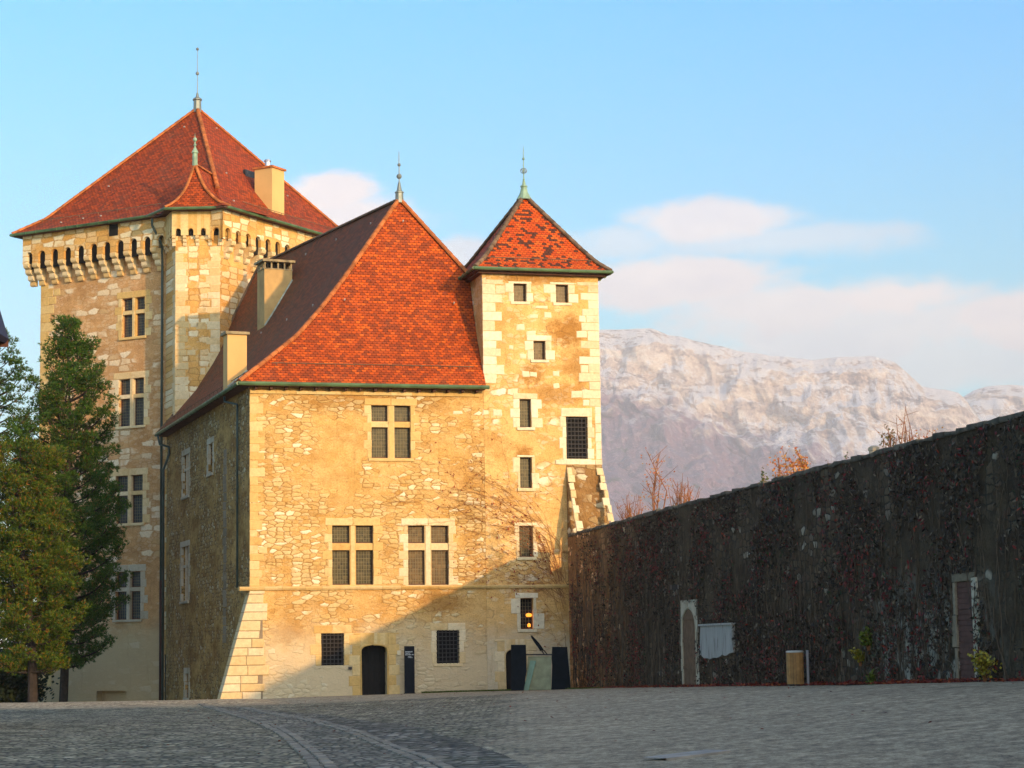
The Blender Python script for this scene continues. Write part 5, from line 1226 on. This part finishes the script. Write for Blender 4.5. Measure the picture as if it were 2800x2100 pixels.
co_.location = (WJ.x, WJ.y, 0); co_.rotation_euler = (0, 0, wrot); tag(co_, 'dense bare creeper with dark and dull red leaves covering the courtyard wall', 'creeper', None, 'stuff')
# bare vine fanning over the tower and wing facade
vm = MB()
def vine(P, r0, n=26, wob=.05, br=5, lvl=0):
    Q = [fac(*p) for p in P]; pts = []
    for k in range(n):
        t = k / (n - 1) * (len(Q) - 1); i = min(int(t), len(Q) - 2); f = t - i
        a = lerp(Q[i][0], Q[i + 1][0], f); z = lerp(Q[i][1], Q[i + 1][1], f); pts.append([a, z])
    for q in pts[1:]: q[0] += R.gauss(0, wob * .5); q[1] += R.gauss(0, wob)
    L = [frF(a, .045, z) for a, z in pts]; vm.tube(L, [r0 * (1 - .75 * i / n) for i in range(n)], 4, False)
    for b_ in range(br):
        i = R.randrange(3, n - 4); a, z = pts[i]; da = pts[i + 1][0] - a; sg = -1 if da < 0 else 1; pp = [(a, z)]; an = R.uniform(-.6, .9)
        for k in range(R.randrange(5, 12)): an += R.gauss(0, .2); a += sg * .17 * math.cos(an); z += .15 * math.sin(an); pp.append((a, z))
        vm.tube([frF(a, .035, z) for a, z in pp], [r0 * .45 * (1 - .6 * k / len(pp)) for k in range(len(pp))], 3, False)
        if R.random() < .6:
            for _ in range(R.randrange(1, 6)):
                q = R.choice(pp); p = Vector(frF(q[0] + R.gauss(0, .05), R.uniform(.05, .1), q[1] + R.gauss(0, .05))); t1 = Vector((R.uniform(-1, 1), R.uniform(-.3, .3), R.uniform(-.5, .5))).normalized() * R.uniform(.04, .09); t2 = Vector((0, .2, 1)).cross(t1).normalized() * .035; o = len(vm.v)
                vm.v += [tuple(p - t1), tuple(p - t2), tuple(p + t1), tuple(p + t2)]; vm.f.append((o, o + 1, o + 2, o + 3)); vm.m.append(1)
fan = [((1538, 1600), (1530, 1500), (1440, 1370), (1330, 1300), (1230, 1235)), ((1538, 1600), (1520, 1480), (1400, 1380), (1290, 1340), (1210, 1330)), ((1538, 1620), (1500, 1470), (1380, 1400), (1260, 1370), (1180, 1350)),
       ((1540, 1600), (1480, 1470), (1370, 1430), (1250, 1410)), ((1540, 1620), (1470, 1500), (1350, 1460), (1250, 1450)), ((1540, 1640), (1450, 1530), (1340, 1500), (1240, 1490)),
       ((1540, 1640), (1440, 1560), (1330, 1545), (1235, 1540)), ((1540, 1650), (1430, 1580), (1320, 1575), (1240, 1580)), ((1540, 1600), (1545, 1500), (1525, 1380), (1490, 1300)),
       ((1400, 1360), (1395, 1290), (1375, 1220), (1370, 1180)), ((1260, 1340), (1235, 1280), (1228, 1200)), ((1540, 1700), (1520, 1620), (1400, 1600), (1180, 1606)), ((1542, 1760), (1535, 1700), (1500, 1650), (1480, 1560)), ((1400, 1420), (1200, 1440), (1040, 1430)), ((1300, 1400), (1150, 1380), (980, 1395)), ((1545, 1880), (1540, 1800), (1510, 1720), (1500, 1640))]
for _ in range(14):
    a = R.uniform(0, 1); y0 = lerp(1250, 1560, a) + R.uniform(-20, 20); fan.append(((1540, 1560 + R.uniform(0, 120)), (1470 + R.uniform(-30, 30), y0 + (1560 - y0) * .45 + 10), (1360, y0 + 35), (1240 + R.uniform(-60, 30), y0)))
for p in fan + fan[:8]: vine([(x_ + R.uniform(-14, 14), y_ + R.uniform(-14, 14)) for x_, y_ in p], R.uniform(.005, .010), br=11)
vo_ = vm.build('climbing_vine', [simple('vine_stem', (.30, .13, .05), .8, .3, 3), leafmat('vine_leaf', [(0, (.30, .03, .02)), (1, (.45, .10, .03))])], recalc=False); vo_.location = O; vo_.rotation_euler = (0, 0, AL)
tag(vo_, 'thin bare vine stems fanning leftward across the sunlit facade from the tower corner', 'vine')
# ================================================================== PLANTS ABOVE THE WALL
def behind(px_, d, z=6.):
    best = None
    for i in range(0, 960):
        a = i * .06; p = wwld(a, -d, z); v = p - CAM; w = v.dot(_fw); x = 1400 + F * v.dot(CR) / w
        if best is None or abs(x - px_) < best[0]: best = (abs(x - px_), a, p)
    return best[2]
def hat(px_, py, Y): return pt(px_, py, Y).z
gT = 'plants along the top of the courtyard wall'
for (px_, ytop, d, rd, n, mt, leaf, stems, tw, lb, nm) in (
    (1728, 1335, 2.0, .9, 160, 'lf_orange', .07, 46, 3, 'low thicket of red twigs just right of the tower buttress', 'twiggy_shrub'),
    (1795, 1197, 2.2, .55, 150, 'lf_orange', .10, 5, 8, 'tall thin sapling with a few orange leaves, nearest the tower', 'sapling'),
    (1868, 1290, 1.9, .9, 120, 'lf_orange', .08, 40, 3, 'spreading red-twigged bush right of the small metal post', 'twiggy_shrub'),
    (2082, 1278, 1.6, .45, 900, 'lf_green', .09, 16, 0, 'small rounded green bush on top of the wall', 'shrub'),
    (2150, 1208, 1.7, .40, 260, 'lf_orange', .10, 5, 6, 'left sapling of two with yellow-orange leaves', 'sapling'),
    (2197, 1185, 1.7, .40, 420, 'lf_orange', .10, 5, 6, 'taller right sapling of two, thick with orange leaves', 'sapling'),
    (2272, 1262, 1.4, .15, 120, 'lf_olive', .08, 6, 0, 'tiny olive sprig on the wall right of the orange saplings', 'shrub'),
    (2322, 1258, 1.4, .25, 200, 'lf_green', .07, 8, 0, 'low dark green tuft left of the stone post', 'shrub'),
    (2440, 1190, 1.5, .45, 420, 'lf_olive', .08, 16, 3, 'olive bush directly right of the stone post', 'shrub'),
    (2485, 1150, 1.9, .5, 30, 'lf_orange', .06, 12, 6, 'bare tall twigs behind the olive bush', 'twiggy_shrub'),
    (2545, 1192, 1.5, .7, 500, 'lf_orange', .07, 30, 3, 'low rusty shrub near the highest stretch of wall', 'shrub')):
    b0 = behind(px_, d); H = (hat(px_, ytop, b0.y) - 6.0) * (1.3 if px_ > 2250 else 1.08); b0.z = 6.0
    shrub(nm, lb, 'sapling' if nm == 'sapling' else 'shrub', b0, rd, H, n, M[mt], leaf, stems, gT, twig=tw or None, sparse=(n / stems < 60 and nm == 'sapling'))
for px_, ytop, w, mt, lb, nm in ((2395, 1219, .16, 'greyst', 'short weathered stone post with a rounded top above the wall', 'stone_post'), (1804, 1388, .08, 'spike', 'small square metal post behind the wall near the tower', 'metal_post')):
    b0 = behind(px_, 1.2); H = hat(px_, ytop, b0.y) - 6.0; ps = MB(); ps.lathe([(w, 0), (w * .95, H * .9), (w * 1.1, H * .91), (w * 1.05, H * .97), (w * .5, H)], (0, 0, 0), 8 if nm == 'stone_post' else 4)
    po = ps.build(nm, M[mt]); po.location = (b0.x, b0.y, 6.0); tag(po, lb, 'post')
# yellow-green growth at the wall's foot
def atwall(px_, py, d):
    a, z = wfac(px_, py); p = wwld(a, d, 0); return gdrop(p.x, p.y)
shrub('yellow_bush', 'yellow-leaved bush at the foot of the wall beside the tall plank door', 'shrub', atwall(2735, 1855, .4), .42, .85, 300, M['lf_yellow'], .10, 16)
for px_, py, h, lb in ((2385, 1745, .7, 'upper bright green clump climbing the wall above the others'), (2362, 1790, .45, 'small bright green clump halfway up the wall'), (2395, 1855, .9, 'bright green clump at the foot of the wall right of the bin')):
    a, z = wfac(px_, py); p = wwld(a, .12, z - h * .5); shrub('green_creeper', lb, 'creeper', p, .32, h, 330, M['lf_yellow'] if h < .5 else leafmat('lime_leaf', [(0, (.05, .09, .01)), (1, (.17, .2, .02))]), .10, 12, 'green clumps on the wall')
# red leaf litter and mossy grass strips
ll = MB()
for k in range(9000):
    a = R.uniform(2, 60); 
    if noise.noise(Vector((a * .35, 0, 2))) < -.05 and R.random() < .8: continue
    d = abs(R.gauss(0, .30)) + .05; p = wwld(a, d, 0); g = gz(p.x, p.y) + .02 + R.uniform(0, .14) * math.exp(-d * 3); t1 = Vector((R.uniform(-1, 1), R.uniform(-1, 1), R.uniform(-.4, .4))).normalized() * R.uniform(.03, .07); t2 = t1.cross(Vector((0, R.uniform(-.5, .5), 1))).normalized() * .035; o = len(ll.v); p.z = g
    ll.v += [tuple(p - t1), tuple(p - t2), tuple(p + t1), tuple(p + t2)]; ll.f.append((o, o + 1, o + 2, o + 3)); ll.m.append(0)
for k in range(260):
    p = gdrop(R.uniform(-12, 14), R.uniform(30, 92), .05); t1 = Vector((R.uniform(-1, 1), R.uniform(-1, 1), .1)).normalized() * R.uniform(.025, .05); t2 = t1.cross(Vector((0, .3, 1))).normalized() * .03; o = len(ll.v)
    ll.v += [tuple(p - t1), tuple(p - t2), tuple(p + t1), tuple(p + t2)]; ll.f.append((o, o + 1, o + 2, o + 3)); ll.m.append(0)
tag(ll.build('fallen_leaves', leafmat('fallen_red_leaf', [(0, (.10, .012, .010)), (.6, (.26, .035, .02)), (1, (.40, .12, .03))]), recalc=False), 'dark red fallen leaves lying along the foot of the courtyard wall', 'leaves', None, 'stuff')
gr = MB()
for k in range(16000):
    a = R.uniform(8.2, 19.5); wdt = .15 + .1 * min(6, max(0, a - 8.2)); d = R.uniform(.02, wdt); w = wld((a, -d, 0))
    if a > 15.2: q = R.uniform(0, 8); w = wwld(q, R.uniform(.3, 1.1), 0)
    g = gz(w.x, w.y); h = R.uniform(.03, .10); s = Vector((R.uniform(-1, 1), R.uniform(-1, 1), 0)).normalized() * .02; o = len(gr.v); w.z = g
    gr.v += [tuple(w - s), tuple(w + s), tuple(w + Vector((R.gauss(0, .03), R.gauss(0, .03), h)))]; gr.f.append((o, o + 1, o + 2)); gr.m.append(0)
tag(gr.build('grass', leafmat('moss_and_grass', [(0, (.04, .07, .012)), (1, (.12, .15, .025))]), recalc=False), 'short green grass strip along the foot of the tower and wing', 'grass', None, 'stuff')
# ================================================================== SIGN, SCULPTURE, BIN
M['black'] = simple('black_panel', (.010, .012, .016), .7, .15, 2, spec=.15)
a0, z1 = fac(1099, 1766); a1, z0 = fac(1127, 1897); 
tw_ = wld(((a0 + a1) / 2, -.55, 0)); tg_ = gz(tw_.x, tw_.y)
tot = thing('sign_totem', 'narrow black upright sign panel with white lettering right of the arched doorway', 'sign', (tw_.x, tw_.y, tg_), AL)
pb = MB(); hw = (a1 - a0) / 2; hh = z1 - tg_ - .02; pb.box(-hw, hw, -.05, .05, 0, hh); pb.box(-hw - .03, hw + .03, -.08, .08, 0, .04); pb.build('panel', M['black'], tot)
tx = MB(); wl = [(.86, 1, .075), (.81, .62, .06), (.765, 1.7, .06), (.72, .5, .05), (.69, .4, .045)]
for row, (zf, ln, h) in enumerate(((.868, .36, .05), (.838, .24, .04), (.808, .40, .045), (.772, .18, .03), (.752, .22, .03))):
    x = -hw + .035 if row < 3 else -.07
    e = x + ln
    while x < e - .015:
        w = R.uniform(.016, .03); k = R.random(); z = hh * zf
        tx.box(x, x + .006, -.054, -.051, z, z + h)
        if k < .6: tx.box(x + .006, x + w - .006, -.054, -.051, z + h - .008, z + h)
        if k > .3: tx.box(x + w - .006, x + w, -.054, -.051, z, z + h)
        if k > .5: tx.box(x + .006, x + w - .006, -.0535, -.051, z + h * .4, z + h * .4 + .008)
        x += w + .008
tx.build('lettering', simple('white_lettering', (.75, .78, .80), .6, .05), tot)
for nm, px_, py, w, h, mt in (('notice_plate', 1090, 1785, .16, .22, 'quoinw'), ('meter_box', 957, 1827, .16, .13, 'iron')):
    a, z = fac(px_, py); q = MB(); q.box(a - w / 2, a + w / 2, -.09, -.03, z - h / 2, z + h / 2); q.build(nm, M[mt], wing)
YS = 97.5
sculp = thing('slate_sculpture', 'sculpture of two dark slate slabs, a crossbar, a black quill and a pale green panel', 'sculpture', gdrop(pt(1475, 1885, YS).x, YS), 0)
sb = sculp.location
def sp_(px_, py): p = pt(px_, py, YS); return (p.x - sb.x, p.z - sb.z)
def slab(name, P, y0, y1, mat): 
    q = MB(); q.prism([sp_(*p) for p in P], lambda a, z, h: (a, h, z), y0, y1); return q.build(name, mat, sculp)
M['slate'] = simple('dark_slate', (.009, .012, .015), .75, .35, 3, bmp=.03, spec=.15)
slab('slate_slab', [(1397, 1763), (1438, 1763), (1439, 1800), (1440, 1835), (1436, 1860), (1432, 1890), (1398, 1890)], -.2, .2, M['slate'])
slab('slate_slab', [(1510, 1769), (1551, 1769), (1553, 1800), (1558, 1850), (1560, 1888), (1508, 1888), (1510, 1820), (1508, 1800)], -.2, .2, M['slate'])
slab('crossbar', [(1438, 1788), (1511, 1788), (1511, 1792), (1438, 1792)], -.05, .05, M['iron'])
slab('quill', [(1451, 1738), (1455, 1738), (1463, 1746), (1474, 1758), (1482, 1769), (1488, 1779), (1484, 1780), (1482, 1778), (1478, 1781), (1476, 1778), (1469, 1768), (1461, 1757), (1453, 1744)], -.07, .07, M['slate'])
pr_ = MB()
for p, q in (((1481, 1779), (1489, 1790)), ((1487, 1778), (1496, 1789))): a, b_ = sp_(*p), sp_(*q); pr_.tube([(a[0], 0, a[1]), (b_[0], 0, b_[1])], .03, 6)
pr_.build('prong', M['iron'], sculp)
slab('panel', [(1444, 1795), (1507, 1795), (1507, 1886), (1436, 1886)], .04, .12, simple('pale_green_stone', (.30, .32, .20), .6, .25, 2.5))
slab('glass_strip', [(1450, 1806), (1466, 1807), (1455, 1850), (1445, 1889), (1431, 1889), (1440, 1850)], -.04, .02, simple('teal_glass', (.12, .26, .20), .3, .2, 3, spec=.6))
# barrel-shaped litter bin
ba, bz_ = wfac(2240, 1870); bw = wwld(ba, .75, 0); bg_ = gdrop(bw.x, bw.y); sc1 = bw.y / F
hb2 = pt(2240, 1779, bw.y).z - bg_.z; rb = 23 * sc1
bin_ = thing('litter_bin', 'round slatted tan wooden litter bin with a pale lid, standing by the wall', 'bin', bg_, wrot)
q = MB()
for k in range(18):
    an = 2 * math.pi * k / 18; c, s = math.cos(an), math.sin(an); frb = lambda a, b_, z: ((rb + b_) * c - a * s, (rb + b_) * s + a * c, z); w = math.pi * rb / 18 - .006
    q.box(-w, w, -.025, 0, .06, hb2 - .05, frb)
q.build('slats', simple('tan_timber', (.36, .20, .07), .7, .25, 5, island=.2), bin_)
q = MB(); q.lathe([(rb * .93, .03), (rb * .93, hb2 - .08)], (0, 0, 0), 18); q.build('liner', M['iron'], bin_)
q = MB(); q.lathe([(rb * 1.02, hb2 - .045), (rb * 1.04, hb2 - .01), (rb * .9, hb2 + .01), (rb * .3, hb2 + .015)], (0, 0, 0), 18); q.build('lid', simple('pale_metal_lid', (.55, .56, .52), .4, .1), bin_)
q = MB(); q.tube([(.19 * rb * 1.5, .98 * rb * 1.5, 0), (.19 * rb * 1.5, .98 * rb * 1.5, hb2 + .02)], .045, 8); q.build('post', simple('grey_post', (.28, .27, .28), .6, .1), bin_)
# ================================================================== NEIGHBOURING BUILDINGS
p1 = pt(24, 927, 60); hx = p1.x; hzv = p1.z
house = thing('neighbour_house', 'neighbouring house of which only the dark steep eave corner shows at the left edge', 'house', (hx, 60, 0), 0)
q = MB(); q.box(-12, -.9, -9.5, -.5, -2, hzv - .2); q.build('wall', M['side'], house)
q = MB(); rl = 3.5; dx_ = (pt(0, 838, 60).x - hx); slope = (pt(0, 838, 60).z - hzv) / -dx_
pf = [(0, hzv), (-3.2, hzv + 3.2 * slope * .9), (-12, hzv + 3.2 * slope * .9), (-12, hzv - .1), (-.1, hzv - .12)]
q.prism(pf, lambda a, z, h: (a, h, z), -10, 0); q.build('roof', simple('dark_slate_roof', (.018, .02, .05), .6, .3, 3, bmp=.02), house)
q = MB(); q.box(-12, -.02, .01, .06, hzv - .22, hzv - .02); q.build('bargeboard', M['soffit'], house)
wing2 = thing('castle_range', 'tall long castle range behind the viewer whose roof shades the courtyard', 'building', (13, -15, 0), 0)
q = MB(); LW = 84
fr2 = lambda a, d, z: (a, 14 + d, z)
wins = [(4 + 6 * i, 5.6 + 6 * i, z, z + 2.2, .3) for i in range(13) for z in (3.5, 8.5, 13.)]
wallgrid(q, fr2, 0, LW, -2, 17, wins)
for x in (0, LW): q.quad((x, 0, -2), (x, 14, -2), (x, 14, 17), (x, 0, 17))
q.quad((0, 0, -2), (LW, 0, -2), (LW, 0, 17), (0, 0, 17)); q.build('wall', M['facade'], wing2)
for w in wins: f_ = MB(); surround(f_, fr2, *w[:4], jw=(.25, .45), bh=.5, lint=.3); wo = f_.build('window', M['quoin'], wing2); gg = MB(); gg.box(w[0], w[1], -.29, -.26, w[2], w[3], fr2); gg.build('pane', M['glass'], wo)
RZ = 24.2
A4 = [Vector(v) for v in ((-.6, 14.6, 16.8), (LW + .6, 14.6, 16.8), (LW + .6, -.6, 16.8), (-.6, -.6, 16.8))]; r0, r1 = Vector((2.5, 7, RZ)), Vector((LW - 2.5, 7, RZ)); q = []
for a, b_, c, d in ((A4[0], A4[1], r1, r0), (A4[1], A4[2], r1, r1), (A4[2], A4[3], r0, r1), (A4[3], A4[0], r0, r0)):
    rows = [linept(lerp(a, d, t), lerp(b_, c, t), 12) for t in (0, .25, .5, .75, 1)]; q.append(roofgrid(rows, (b_ - a).normalized(), slope_v(rows)))
a, b_ = merge(q); a.build('roof', M['tile_main'], wing2, uvs=b_)
